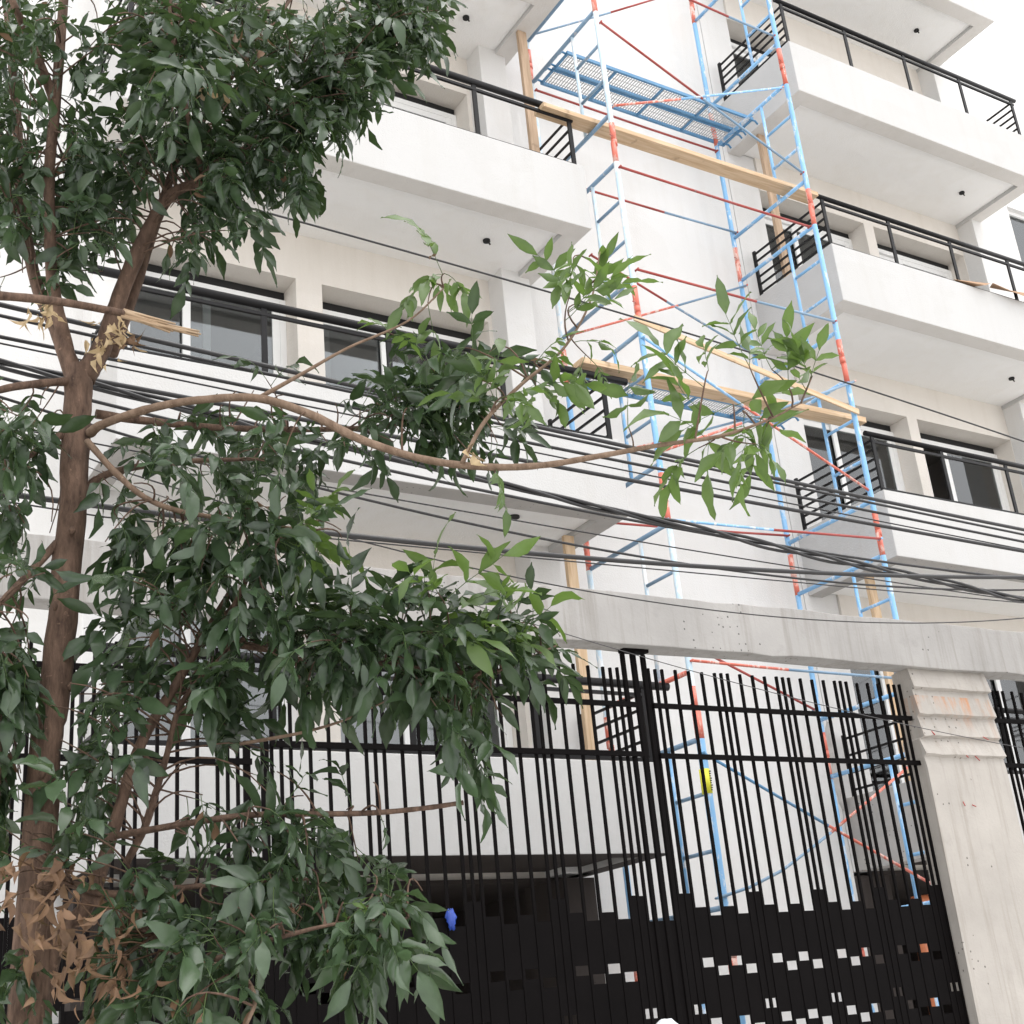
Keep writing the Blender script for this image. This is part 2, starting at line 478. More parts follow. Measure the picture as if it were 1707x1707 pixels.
def railing(side, k, x0, x1):
    s = S[k]; zt = s + 0.70; zh = s + 1.335
    root = part('railing', MB().box(x0 + 0.05, x1 - 0.05, FY + 0.045, FY + 0.075, zt + 0.018, zt + 0.045), MT['railblack'])
    over = 0.2 if side == 'L' else 0.03
    yr = FY + 0.06
    part('handrail', MB().tube([(x0 - (0.03 if side == 'R' else 0.2), yr, zh), (x1 + over, yr, zh)], 0.034 if side == 'L' else 0.027, 12), MT['railblack'], root)
    part('rail', MB().box(x0 + 0.05, x1 - 0.02, yr - 0.012, yr + 0.012, zh - 0.095, zh - 0.068), MT['railblack'], root)
    n = 4
    for i in range(n + 1):
        x = x0 + 0.06 + (x1 - x0 - 0.12) * i / n
        part('post', MB().box(x - 0.022, x + 0.022, yr - 0.009, yr + 0.009, zt - 0.06 if i in (0, n) else zt + 0.046, zh - 0.03), MT['railblack'], root)
    for xs, show in ((x0 + 0.06, True), (x1 - 0.06, True)):
        y1 = (9.38 if xs < x0 + 1 else 9.12) if side == 'R' else 9.12
        part('post', MB().box(xs - 0.012, xs + 0.012, y1 - 0.02, y1 + 0.02, zt + 0.002, zh - 0.02), MT['railblack'], root)
        nb = (4 if k == 0 else 6) if side == 'R' else 5
        for j in range(nb):
            z = zt + 0.07 + (zh - 0.06 - zt - 0.07) * j / (nb - 1)
            part('side_bar', MB().box(xs - 0.008, xs + 0.008, yr + 0.012, y1 - 0.022, z - 0.011, z + 0.011), MT['railblack'], root)
for side, (x0, x1) in (('L', LX), ('R', RX)):
    for k in range(4):
        if side == 'L' and k == 3: continue
        railing(side, k, x0, x1)

def window(a, b, k, style=0):
    z0 = S[k] + 0.17; z1 = S[k + 1] - 0.42 if k < 4 else TOP
    y0, y1 = WB - 0.10, WB - 0.03
    zt = z1 - 0.095
    m = MB(); w = 0.06
    m.box(a, a + w, y0, y1, z0, zt); m.box(b - w, b, y0, y1, z0, zt)
    m.box(a + w, b - w, y0, y1, zt - w, zt); m.box(a + w, b - w, y0, y1, z0, z0 + w)
    xm = (a + b) / 2 - 0.05
    panes = []
    for i, (pa, pb) in enumerate(((a + w, xm + 0.13), (xm - 0.13, b - w))):
        if style == 2 and i == 0:
            pa, pb = xm - 0.12, b - w - 0.10         # left leaf slid open behind the right one
        yy0, yy1 = (y0 + 0.005, y0 + 0.032) if i == 1 else (y0 + 0.037, y0 + 0.064)
        t = 0.07
        zz0, zz1 = z0 + w, zt - w
        m.box(pa, pa + t, yy0, yy1, zz0, zz1); m.box(pb - t, pb, yy0, yy1, zz0, zz1)
        m.box(pa + t, pb - t, yy0, yy1, zz1 - t, zz1); m.box(pa + t, pb - t, yy0, yy1, zz0, zz0 + t)
        panes.append((pa + t, pb - t, (yy0 + yy1) / 2, zz0 + t, zz1 - t))
    fr = part('window', m, MT['alu'], bevel=0.004)
    for (pa, pb, y, q0, q1) in panes:
        part('pane', MB().box(pa, pb, y - 0.003, y + 0.003, q0, q1), MT['glass'], fr)
    part('shutter_slot', MB().box(a + 0.002, b - 0.002, y0 + 0.03, y1, zt + 0.001, z1 - 0.001), MT['slot'], fr)
    if style == 2:
        part('white_sheet', MB().box(xm + 0.18, b - 0.3, y1 + 0.06, y1 + 0.07, z0 + 0.1, zt - 0.18), MT['sheet'], fr)
for side in 'LR':
    for k in range(4):
        for i, (a, b) in enumerate(OPEN[side]):
            window(a, b, k, 2 if (side, k, i) == ('R', 1, 1) else 0)
m = MB(); w = 0.05
m.box(xa, xa + w, 9.52, 9.60, za, zb); m.box(xb - w, xb, 9.52, 9.60, za, zb); m.box(xa + w, xb - w, 9.52, 9.60, zb - w, zb); m.box(xa + w, xb - w, 9.52, 9.60, za, za + w); m.box(15.62, 15.68, 9.53, 9.59, za + w, zb - w)
fr = part('window', m, MT['alu'])
part('pane', MB().box(xa + w, 15.62, 9.55, 9.556, za + w, zb - w), MT['glass'], fr)
part('pane', MB().box(15.68, xb - w, 9.55, 9.556, za + w, zb - w), MT['glass'], fr)
part('wall', MB().box(xa - .1, xb + .1, 10.6, 10.7, za - .2, zb + .2), MT['room'])
# drain pipe under the lowest right balcony and a ragged broken edge of the plaster
m = MB().tube([(9.99, 9.05, 0), (9.99, 9.05, 2.35), (10.0, 9.08, 2.47), (10.08, 9.12, 2.53), (10.4, 9.12, 2.55)], 0.055, 12)
m.tube([(9.99, 9.05, 2.2), (9.99, 9.05, 2.27)], 0.068, 12)
part('drain_pipe', m, MT['pipe'], label='orange plastic drain pipe')
m = MB(); zz = np.linspace(3.45, 4.32, 15); b0 = 0
for i, z in enumerate(zz):
    wv = 0.035 + 0.03 * rng.random()
    xc = 9.70
    if i in (0, 14): wv = 0.008
    m.v += [(xc - wv, 9.447, z), (xc - wv * 0.4, 9.425 - 0.015 * rng.random(), z), (xc + wv * 0.5, 9.425 - 0.015 * rng.random(), z), (xc + wv, 9.447, z)]
for i in range(14):
    for k in range(3): m.face((i * 4 + k, i * 4 + k + 1, i * 4 + 5 + k, i * 4 + 4 + k))
part('broken_plaster', m, MT['raw'], label='ragged broken plaster edge of the white wall')

# ------------------------------------------------------------------ scaffold tower
XL_, XR_, YF_, YR_ = 6.80, 9.33, 8.0, 9.18
ST = (8.06, 8.6, 0.0)
scf = thing('scaffold_tower', 'tall blue and red tubular scaffold tower against the blank white wall', 'scaffold', ST)
def sp(name, mb, mats, parent=None, label=None):
    return obj(name, mb, mats, parent or scf, ST, 0, None, label)
JZ = [0.28, 2.10, 3.93, 5.76, 7.60, 9.42, 11.24, 13.06]
blues = [MT['blue'], MT['paleblue']]
for xi, X in enumerate((XL_, XR_)):
    for n, z0 in enumerate(JZ):
        z1 = JZ[n + 1] if n + 1 < len(JZ) else z0 + 1.82
        r = 0.029
        m = MB()
        for yi, Y in enumerate((YF_, YR_)):
            r = 0.036 if (xi == 0 and yi == 0 and n < 2) else 0.0265
            jit = rng.uniform(-0.008, 0.008)
            rb, rt = 0.20 + 0.05 * rng.random(), 0.22 + 0.03 * rng.random()
            X2 = X + jit
            m.tube([(X2, Y, z0 + 0.004), (X2, Y, z0 + rb)], r + 0.001, 12, 1)
            m.tube([(X2, Y, z0 + rb), (X2, Y, z1 - rt)], r, 12, 0, False)
            m.tube([(X2, Y, z1 - rt), (X2, Y, z1)], r, 12, 1)
            m.tube([(X2, Y, z0 - 0.03), (X2, Y, z0 + 0.03)], r + 0.003, 12, 1)
            m.tube([(X2 - 0.03, Y - 0.03, z0 + 0.05), (X2 - 0.085, Y - 0.05, z0 + 0.04)], 0.004, 5, 3)
        rr = 0.021
        top, bot = z1 - 0.22, z0 + 0.33
        for zt in (top, bot):
            m.tube([(X, YF_ + r, zt), (X, YR_ - r, zt)], rr, 10, (1 if n == 2 and zt == bot else 2) if (xi == 0) else 0)
        m.tube([(X, 8.41, bot), (X, 8.41, top)], 0.017, 8, 0)
        for q in (0.33, 0.67):
            zq = bot + (top - bot) * q
            m.tube([(X, YF_ + r, zq), (X, 8.41 - 0.017, zq)], 0.016, 8, 2 if xi == 0 else 0)
        main = blues[1] if (xi == 0 and n >= 4) or (xi == 0 and n in (2,)) else blues[0]
        fr = sp('frame', m, [main, MT['red'], MT['greyblue'], MT['darkred']])
        if n == 0:
            for Y in (YF_, YR_):
                b = MB().box(X - 0.08, X + 0.08, Y - 0.08, Y + 0.08, 0, 0.012); b.tube([(X, Y, 0.012), (X, Y, 0.29)], 0.019, 8)
                sp('base_plate', b, MT['greyblue'], fr)
# yellow tape with faded print, front left post
m = MB().tube([(XL_ - 0.003, YF_, 3.28), (XL_ - 0.003, YF_, 3.47)], 0.0415, 14, 0)
for i in range(9):
    z = 3.30 + i * 0.018
    a = -2.05
    m.box(XL_ - 0.003 + 0.012, XL_ - 0.003 + 0.012 + 0.010 + 0.004 * (i % 3), YF_ - 0.043, YF_ - 0.036, z, z + 0.009, 1)
sp('tape_label', m, [MT['yellow'], MT['ink']], label='yellow printed tape around the post')
YFo, YRo = YF_ - 0.04, YR_ - 0.04
def post(u, v, plane):                       # a point on the front or rear plane of the tower
    p = atY(u, v, YFo if plane == 'F' else YRo); return p
def brace(plane, p0, p1, mats, mid=None, r=0.0125):
    a = post(*p0, plane); b = post(*p1, plane)
    if mid is None:
        k = rng.uniform(0.35, 0.65); c = a + (b - a) * k
        c[2] -= 0.008
        m = MB().tube([a, c], r, 8, 0); m.tube([c, b], r, 8, 1 if len(mats) > 1 else 0)
    else:
        pts = [a] + [post(*q, plane) for q in mid] + [b]
        k = len(pts) // 2 + 1
        m = MB().tube(pts[:k + 1], r, 8, 0); m.tube(pts[k:], r, 8, 1)
    for e in (a, b):
        m.tube([(e[0], e[1] - 0.022, e[2]), (e[0], e[1] + 0.03, e[2])], 0.010, 6, 0)
    sp('brace', m, mats)
RED, BLU, DR, DB, GB = MT['red'], MT['blue'], MT['darkred'], MT['deepblue'], MT['greyblue']
brace('F', (1001, 37), (1338, 288), [DR, GB])
brace('F', (1024, 176), (1304, 146), [RED, BLU])
brace('F', (1033, 278), (1350, 378), [DR, DR])
brace('R', (935, 303), (1228, 388), [DR, GB])
brace('R', (893, 150), (1195, 252), [DR, DR])
brace('F', (1062, 449), (1392, 536), [DR, GB])
brace('R', (985, 425), (1268, 597), [DR, GB])
brace('R', (945, 560), (1244, 476), [RED, GB])
brace('F', (1072, 562), (1448, 817), [BLU, RED])
brace('F', (1096, 755), (1424, 636), [RED, GB])
brace('F', (1112, 866), (1468, 898), [BLU, DR])
brace('R', (976, 868), (1314, 893), [DR, DR])
brace('F', (1153, 1101), (1500, 1131), [RED, GB])
brace('R', (984, 985), (1358, 1183), [GB, DR])
brace('F', (1172, 1255), (1552, 1473), [DB, RED])
brace('F', (1197, 1497), (1516, 1277), [GB, RED], mid=[(1250, 1479), (1304, 1451), (1345, 1420), (1385, 1388), (1450, 1333)])
brace('R', (965, 770), (1275, 690), [RED, GB])
brace('F', (985, -30), (1275, -20), [DR, GB])
brace('R', (1120, -10), (880, 60), [DR, GB])
brace('F', (1107, -20), (1290, 60), [DR, GB])

def deck(label, x0, x1, y0, y1, z, frame_mat):
    t = thing('scaffold_platform', label, 'scaffold platform', ((x0 + x1) / 2, (y0 + y1) / 2, z), 0, 'mesh platforms on the scaffold')
    o = ((x0 + x1) / 2, (y0 + y1) / 2, z)
    m = MB(); w = 0.024; h = 0.038
    m.box(x0, x1, y0, y0 + w, z - h, z); m.box(x0, x1, y1 - w, y1, z - h, z)
    nx = 4
    for i in range(nx + 1):
        x = x0 + (x1 - x0 - w) * i / nx
        m.box(x, x + w, y0 + w, y1 - w, z - h + 0.004, z - 0.012)
    for (xa_, sgn) in ((x0, -1), (x1, 1)):
        for y in (y0 + 0.03, y1 - 0.03):
            m.tube([(xa_, y, z - 0.02), (xa_ + sgn * 0.05, y, z - 0.01), (xa_ + sgn * 0.085, y, z - 0.05)], 0.012, 8)
    obj('frame', m, frame_mat, t, o)
    m = MB(); n = int((x1 - x0) / 0.034)
    for i in range(n):
        x = x0 + 0.02 + (x1 - x0 - 0.04) * i / n
        m.box(x, x + 0.008, y0 + w, y1 - w, z - 0.011, z - 0.004)
    for j in range(1, 4):
        y = y0 + (y1 - y0) * j / 4
        m.box(x0 + w, x1 - w, y - 0.003, y + 0.003, z - 0.016, z - 0.0115)
    obj('mesh_deck', m, MT['mesh'], t, o)
deck('upper blue steel mesh platform, the half nearer the street, below the top braces', 6.93, 9.47, 8.68, 8.945, 11.11, MT['deepblue'])
deck('upper blue steel mesh platform, the half nearer the white wall, below the top braces', 6.93, 9.47, 8.955, 9.21, 11.11, MT['deepblue'])
deck('lower dark steel mesh platform lying behind the pine plank at second balcony level', 6.88, 9.42, 8.86, 9.14, 7.43, MT['deepblue'])

def plank(name, label, cat, p, q, w, h, mat, group=None, upv=(0, 0, 1)):
    p = Vector(p); q = Vector(q); L = (q - p).length; d = (q - p).normalized()
    up = Vector(upv)
    a = d.cross(up).normalized()
    c = a.cross(d).normalized()
    m = MB(); n = 7
    for i in range(n + 1):
        x = L * i / n
        wob = 0.003 * math.sin(i * 1.7)
        for (j, k) in ((-1, -1), (1, -1), (1, 1), (-1, 1)):
            m.v.append((x, j * w / 2 + wob, k * h / 2 + wob * 0.5))
    for i in range(n):
        for k in range(4):
            k2 = (k + 1) % 4
            m.face((i * 4 + k, (i + 1) * 4 + k, (i + 1) * 4 + k2, i * 4 + k2))
    m.face((0, 1, 2, 3)); e = n * 4; m.face((e + 3, e + 2, e + 1, e))
    o = obj(name, m, mat, None, (0, 0, 0), 0.004)
    rot = Matrix((d, -a, c)).transposed().to_4x4()
    o.matrix_world = Matrix.Translation(p) @ rot
    tag(o, label, cat, group)
    return o
plank('wooden_plank', 'long pine plank under the end of the topmost full left handrail, crossing the scaffold', 'plank', (6.17, 8.27, 9.80), (9.72, 8.29, 9.83), 0.17, 0.05, MT['plank'])
plank('wooden_plank', 'long pine plank crossing the scaffold at the second balcony level, beside the leafy twig tip', 'plank', (6.28, 8.30, 7.10), (9.74, 8.30, 7.12), 0.17, 0.06, MT['plank'])
plank('wooden_lath', 'thin slanting wooden lath tied to the front of the scaffold', 'lath', (6.70, 7.95, 7.47), (9.34, 7.95, 7.01), 0.02, 0.06, MT['plank'])
def prop(label, x, y, z0, z1, w, mat, lean=0.0):
    plank('wooden_prop', label, 'wooden prop', (x - lean, y, z0), (x, y, z1), w, 0.045, mat, None, (0, 1, 0))
prop('grey weathered board propping the corner of the top left balcony, standing behind its railing', 6.44, 8.78, S[2] + 0.17, S[3] + 0.0, 0.10, MT['prop'])
prop('orange pine board propping the second left balcony above the concrete beam', 6.31, 8.78, S[0] + 0.17, S[1] + 0.0, 0.10, MT['plank'])
prop('pale board behind the scaffold, standing on the third right balcony', 9.90, 9.02, S[2] + 0.17, S[3] - 0.0, 0.10, MT['prop'])
prop('pine board standing on the lowest right balcony, behind the scaffold by the bare concrete side', 9.93, 8.75, S[0] + 0.17, S[1] - 0.0, 0.10, MT['plank'])

# cardboard on the third right balcony's rail
def sheet(name, label, cat, pts, th, mat):
    m = MB(); n = len(pts)
    pts = [Vector(p) for p in pts]
    nn = (pts[1] - pts[0]).cross(pts[2] - pts[0]).normalized() * th
    m.v += [tuple(p) for p in pts] + [tuple(p + nn) for p in pts]
    m.face(list(range(n))); m.face([n + k for k in range(n)][::-1])
    for k in range(n):
        k2 = (k + 1) % n
        m.face((k, n + k, n + k2, k2))
    c = sum(pts, Vector()) / n
    o = obj(name, m, mat, None, tuple(c)); tag(o, label, cat); return o
zr = S[2] + 0.75
sheet('cardboard_piece', 'small folded piece of brown cardboard at the foot of the third right railing', 'cardboard',
      [(11.72, 8.23, zr), (12.02, 8.36, zr + 0.02), (12.24, 8.33, zr + 0.10), (12.24, 8.14, zr + 0.02), (12.1, 8.12, zr - 0.05)], 0.006, MT['cardboard'])
sheet('cardboard_sheet', 'larger bent sheet of brown cardboard hanging over the third right railing', 'cardboard',
      [(12.26, 8.12, zr + 0.02), (12.42, 8.28, zr + 0.09), (12.93, 8.26, zr + 0.12), (13.0, 8.12, zr + 0.04), (12.84, 8.09, zr - 0.06), (12.5, 8.09, zr - 0.04)], 0.006, MT['cardboard'])

# ------------------------------------------------------------------ gate, concrete portal (own axes: s along the fence, d depth, z up)
PSI = -0.0292
GO = (7.1, 6.2, 0.0)
por = thing('concrete_portal', 'grey cast concrete portal beam on a grooved pillar above the black gates', 'gateway', GO, PSI)
def rough_beam():
    m = MB(); n = 90; s0, s1 = -12.0, 6.0
    prof = [(-0.12, 3.785), (0.05, 3.785), (0.05, 4.115), (-0.12, 4.115)]
    for i in range(n + 1):
        s = s0 + (s1 - s0) * i / n
        for (d, z) in prof:
            m.v.append((s, d + rng.normal(0, 0.0012), z + rng.normal(0, 0.0035)))
    for i in range(n):
        for k in range(4):
            k2 = (k + 1) % 4
            m.face((i * 4 + k, i * 4 + k2, (i + 1) * 4 + k2, (i + 1) * 4 + k))
    m.face((3, 2, 1, 0)); e = n * 4; m.face((e, e + 1, e + 2, e + 3))
    return m
obj('beam', rough_beam(), MT['beam'], por, bevel=0.006)
m = MB()
zs = [(3.785, -0.070), (3.645, -0.100), (3.632, -0.070), (3.458, -0.100), (3.445, -0.068), (3.309, -0.097), (3.297, -0.068), (3.178, -0.104), (3.163, -0.076), (3.09, -0.082), (0.0, -0.086)]
rows = []
for i, (z, d) in enumerate(zs):
    sl = 0.055 if i < 6 else 0.032
    if i >= 9: sl = 0.040
    if i == 10: sl = 0.005
    sr = 0.815 + 0.006 * math.sin(i * 2.1)
    rows.append(len(m.v))
    nseg = 10
    for k in range(nseg + 1):
        t = k / nseg
        m.v.append((sl + (sr - sl) * t, d + rng.normal(0, 0.0012), z + (0 if i in (0, 10) else rng.normal(0, 0.003))))
    m.v += [(sr, 0.115, z), (sl + 0.03, 0.115, z)]
for i in range(len(rows) - 1):
    a, b = rows[i], rows[i + 1]; n = 13
    for k in range(n):
        k2 = (k + 1) % n
        m.face((a + k2, a + k, b + k, b + k2))
m.face([rows[-1] + k for k in range(13)][::-1])
obj('pillar', m, MT['pillar'], por, label='pale board-marked pillar with rusty grooved head')
for (s, z, dx, dz) in ((0.40, 3.20, 0.03, -0.04), (0.50, 3.19, 0.035, -0.05), (0.62, 3.32, 0.05, -0.03), (0.30, 2.86, -0.005, -0.03), (0.38, 2.84, 0.02, -0.015), (0.14, 3.34, 0.01, -0.03)):
    obj('tie_wire', MB().tube([(s, -0.09, z), (s + dx, -0.105, z + dz)], 0.004, 5), MT['darkred'], por)

barmesh = {}
def gate(label, s0, s1, triples, singles, top, rails, posts, seams, cat='gate', plates=True, zb=0.12):
    s_ref = (s0 + s1) / 2
    ux, uy = math.cos(PSI), math.sin(PSI)
    t = thing('metal_gate', label, cat, (GO[0] + ux * s_ref, GO[1] + uy * s_ref, 0), PSI, 'black bar gates under the concrete beam')
    B = 0.0080
    for (za_, zb_) in rails:
        obj('rail', MB().box(s0 - s_ref, s1 - s_ref, -0.030, -0.0105, za_, zb_), MT['black'], t)
    for (s, w, z1) in posts:
        obj('post', MB().box(s - s_ref - w / 2, s - s_ref + w / 2, -0.014, 0.010, 0.02, z1), MT['black'], t, bevel=0.003)
    bars = sorted([x for c in triples for x in (c - 0.052, c, c + 0.052)] + list(singles))
    first = None
    for s in bars:
        if any(abs(s - p[0]) < p[1] / 2 + B for p in posts): continue
        zt = top + rng.normal(0, 0.002)
        if first is None:
            first = obj('bar', MB().box(-B, B, -B, B, zb, top), MT['black'], t, loc=(s - s_ref, 0, 0))
        else:
            dup(first, t, (s - s_ref, 0, zt - top))
    if not plates: return t
    alln = bars
    for i in range(len(alln) - 1):
        a, b = alln[i] + B + 0.0015, alln[i + 1] - B - 0.0015
        narrow = (alln[i + 1] - alln[i]) < 0.07
        # order of the wide strips after a triple: mid, low, mid, low
        if narrow:
            zt, gaps = 2.333, [(1.68, 1.731), (1.36, 1.41), (2.02, 2.02)]
        else:
            prev = [c for c in triples if c < alln[i] + 0.06]
            cen = max(prev) if prev else triples[0] - 0.51
            idx = int(round((alln[i] - cen - 0.052) / 0.103))
            if idx % 2 == 0: zt, gaps = 2.254, [(1.925, 1.976), (1.602, 1.652), (1.28, 1.33)]
            else: zt, gaps = 2.210, [(1.877, 1.928), (1.555, 1.606), (1.235, 1.285)]
        m = MB(); hi = zt + rng.normal(0, 0.002)
        for (ga, gb) in sorted(gaps, reverse=True):
            m.box(a - s_ref, b - s_ref, -0.004, 0.0, gb, hi)
            hi = ga
        m.box(a - s_ref, b - s_ref, -0.004, 0.0, zb, hi)
        obj('plate', m, MT['black'], t)
    return t
R_RAILS = [(3.425, 3.455), (3.118, 3.148)]
triR = [-1.036 + 0.505 * k for k in (-1, 0, 1, 2)]
triR[0] = -1.545
triples = [-2.060, -1.545, -1.036, -0.531, -0.036]
sing = []
for a, b in zip(triples[:-1], triples[1:]):
    lo, hi = a + 0.052, b - 0.052
    sing += [lo + (hi - lo) * q / 4 for q in (1, 2, 3)]
gate('right black gate of close bars, reaching to the grooved pillar', -2.12, 0.05, triples, sing, 3.678, R_RAILS, [(-2.142, 0.030, 3.76)], None)
tripL = [-2.395 - 0.525 * k for k in range(5)][::-1]
sing = []
for a, b in zip(tripL[:-1], tripL[1:]):
    lo, hi = a + 0.055, b - 0.055
    sing += [lo + (hi - lo) * q / 4 for q in (1, 2, 3)]
gl = gate('middle black gate of close bars, half hidden behind the hanging leaves', -4.56, -2.245, tripL, sing, 3.672, [(3.425, 3.455), (3.125, 3.155)], [(-2.216, 0.034, 3.764), (-2.293, 0.026, 3.764), (-4.585, 0.04, 3.155)], None)
sr = (-4.56 - 2.245) / 2
for a, b in ((-2.334, -2.3065), (-2.2795, -2.2335), (-2.1985, -2.150)):
    obj('plate', MB().box(a - sr, b - sr, -0.004, 0.0, 0.12, 2.19), MT['black'], gl)
obj('top_bracket', MB().box(-2.31 - sr, -2.125 - sr, -0.05, 0.012, 3.765, 3.786), MT['black'], gl)
trL2 = [-4.778 - 0.508 * k for k in range(7)][::-1]
sing = []
for a, b in zip(trL2[:-1], trL2[1:]):
    lo, hi = a + 0.055, b - 0.055
    sing += [lo + (hi - lo) * q / 4 for q in (1, 2, 3)]
gate('leftmost black gate of close bars, behind the trunk of the leafy tree', -8.2, -4.66, trL2, sing, 3.632, [(3.475, 3.505), (3.03, 3.06)], [(-4.68, 0.035, 3.155)], None)
trR2 = [1.005 + 0.505 * k for k in range(5)]
sing = []
for a, b in zip(trR2[:-1], trR2[1:]):
    lo, hi = a + 0.052, b - 0.052
    sing += [lo + (hi - lo) * q / 4 for q in (1, 2, 3)]
gate('far right black gate of close bars, just beyond the grooved pillar', 0.86, 3.2, trR2, sing, 3.685, [(3.44, 3.47), (3.118, 3.148)], [], None)

# blue scrap on the gate, white bag top at the bottom edge
def lump(name, label, cat, c, rx, ry, rz, mat, seed, amp=0.25):
    r2 = np.random.default_rng(seed); m = MB(); nu, nv = 14, 9
    for j in range(nv + 1):
        for i in range(nu):
            th = math.pi * j / nv; ph = 2 * math.pi * i / nu
            k = 1 + amp * (r2.random() - 0.5) * (1 if 0 < j < nv else 0)
            m.v.append((c[0] + rx * k * math.sin(th) * math.cos(ph), c[1] + ry * k * math.sin(th) * math.sin(ph), c[2] + rz * k * math.cos(th)))
    for j in range(nv):
        for i in range(nu):
            i2 = (i + 1) % nu
            m.face((j * nu + i, (j + 1) * nu + i, (j + 1) * nu + i2, j * nu + i2), 0, True)
    o = obj(name, m, mat, None, c); tag(o, label, cat); return o
p = atY(752, 1533, 6.27)
lump('plastic_scrap', 'small crumpled scrap of bright blue plastic caught on the black gate', 'scrap', tuple(p), 0.024, 0.02, 0.044, MT['rag'], 4, 0.9)
p = atY(1110, 1704, 5.9)
b = lump('plastic_bag', 'white plastic bag top at the very bottom edge, before the gates', 'bag', (p[0], p[1], p[2] - 0.12), 0.105, 0.085, 0.135, MT['bag'], 9, 0.16)

# ------------------------------------------------------------------ overhead cables
def cable(label, pts, Y, r, mat='cable', lead=14, deg=2, twist=False, slope=0.0):
    P = np.array([atY(u, v, Y + slope * (u - 850) / 850) for u, v in pts])
    d = min(deg, len(pts) - 1)
    c = np.polyfit(P[:, 0], P[:, 2], d); cy = np.polyfit(P[:, 0], P[:, 1], 1)
    x0, x1 = P[:, 0].min(), P[:, 0].max()
    xs = np.linspace(x0 - 1.0, x1 + 1.0, 48)
    z = np.polyval(c, xs); y = np.polyval(cy, xs)
    k0 = (z[1] - z[0]) / (xs[1] - xs[0]); k1 = (z[-1] - z[-2]) / (xs[-1] - xs[-2])
    ex = np.array([lead * q for q in (0.4, 1.0)])
    xs = np.r_[xs[0] - ex[::-1], xs, xs[-1] + ex]
    z = np.r_[z[0] - k0 * ex[::-1] + 0.012 * ex[::-1] ** 2, z, z[-1] + k1 * ex + 0.012 * ex ** 2]
    y = np.polyval(cy, xs)
    m = MB()
    if not twist:
        m.tube(list(zip(xs, y, z)), r * 0.88, 8)
    else:
        xx = np.linspace(xs[0], xs[-1], 400); zz_ = np.interp(xx, xs, z); yy = np.interp(xx, xs, y)
        for k in range(3):
            a = xx * 5.5 + k * 2.094
            w = 1 + 0.5 * np.sin(xx * 1.3 + k)
            m.tube(list(zip(xx, yy + 0.9 * r * w * np.cos(a), zz_ + 0.9 * r * w * np.sin(a))), r * 0.62, 6)
    mid = len(m.v) // 2
    o = obj('overhead_cable', m, MT[mat], None, m.v[mid])
    tag(o, label, 'cable', 'overhead cables along the street')
cable('single thin cable, highest of all, running past the lower of the two pine planks', [(0, 245), (300, 308), (500, 365), (974, 503), (1107, 545), (1276, 599), (1413, 640), (1707, 734)], 5.3, 0.0065)
cable('thick cable crossing just under the second left railing behind the trunk fork', [(0, 506), (137, 540), (211, 556), (439, 607), (600, 648), (673, 664), (849, 703), (1150, 764), (1300, 798), (1707, 884)], 4.9, 0.0125)
cable('second thick cable lying close under the one at the second left railing', [(0, 524), (190, 566), (439, 622), (600, 662), (849, 712), (1107, 760), (1300, 806), (1707, 892)], 5.0, 0.009)
cable('black cable running to the lower balconies over the right scaffold leg, third from the top', [(0, 559), (192, 601), (366, 634), (600, 690), (849, 724), (1107, 782), (1318, 828), (1707, 903)], 5.1, 0.010)
cable('thin dark cable just above the heavy single one on the white parapet', [(0, 575), (192, 612), (420, 655), (849, 743), (1107, 797), (1413, 863), (1707, 914)], 5.15, 0.005)
cable('heavy single black cable crossing the lowest white parapet of the right balconies', [(0, 598), (158, 634), (281, 664), (520, 708), (849, 757), (1107, 809), (1381, 863), (1707, 919)], 5.0, 0.0125)
cable('twisted bundle of black cables sagging down to the beam at the right', [(0, 609), (105, 630), (280, 668), (500, 728), (736, 784), (849, 812), (970, 842), (1107, 870), (1318, 912), (1406, 935), (1529, 965), (1707, 999)], 4.8, 0.014, twist=True)
cable('black cable that keeps just above the twisted bundle at the right', [(0, 633), (105, 659), (400, 722), (722, 796), (831, 820), (989, 856), (1107, 877), (1353, 923), (1494, 944), (1707, 961)], 4.95, 0.009)
cable('thin cable below the round ceiling lamp hole, passing under the lower left balcony', [(0, 662), (105, 692), (450, 793), (600, 831), (761, 866), (937, 909), (1060, 931), (1200, 945), (1353, 962), (1707, 985)], 5.05, 0.0075)
cable('thin cable crossing right at the round lamp hole of the lower left balcony', [(420, 788), (550, 812), (726, 845), (937, 882), (1150, 914), (1353, 951), (1564, 982), (1707, 1002)], 5.2, 0.0045)
cable('thick dark cable sweeping level in front of the scaffold just above the beam', [(430, 878), (578, 891), (690, 904), (920, 923), (1107, 939), (1283, 953), (1529, 962), (1707, 961)], 4.6, 0.0135)
cable('fine wire running just under the thick level cable above the beam', [(578, 897), (700, 920), (920, 931), (1128, 944), (1353, 977), (1500, 990), (1707, 1003)], 4.7, 0.004)
cable('thin wire hanging across the face of the concrete beam', [(578, 894), (690, 926), (796, 951), (937, 975), (1107, 1007), (1265, 1025), (1494, 1039), (1707, 1030)], 5.0, 0.004)
cable('finest wire, lowest of all, crossing gate bars and the pillar head', [(550, 928), (690, 975), (856, 1030), (1007, 1078), (1200, 1131), (1300, 1156), (1423, 1188), (1564, 1220), (1707, 1247)], 5.4, 0.0028, 'greycable')

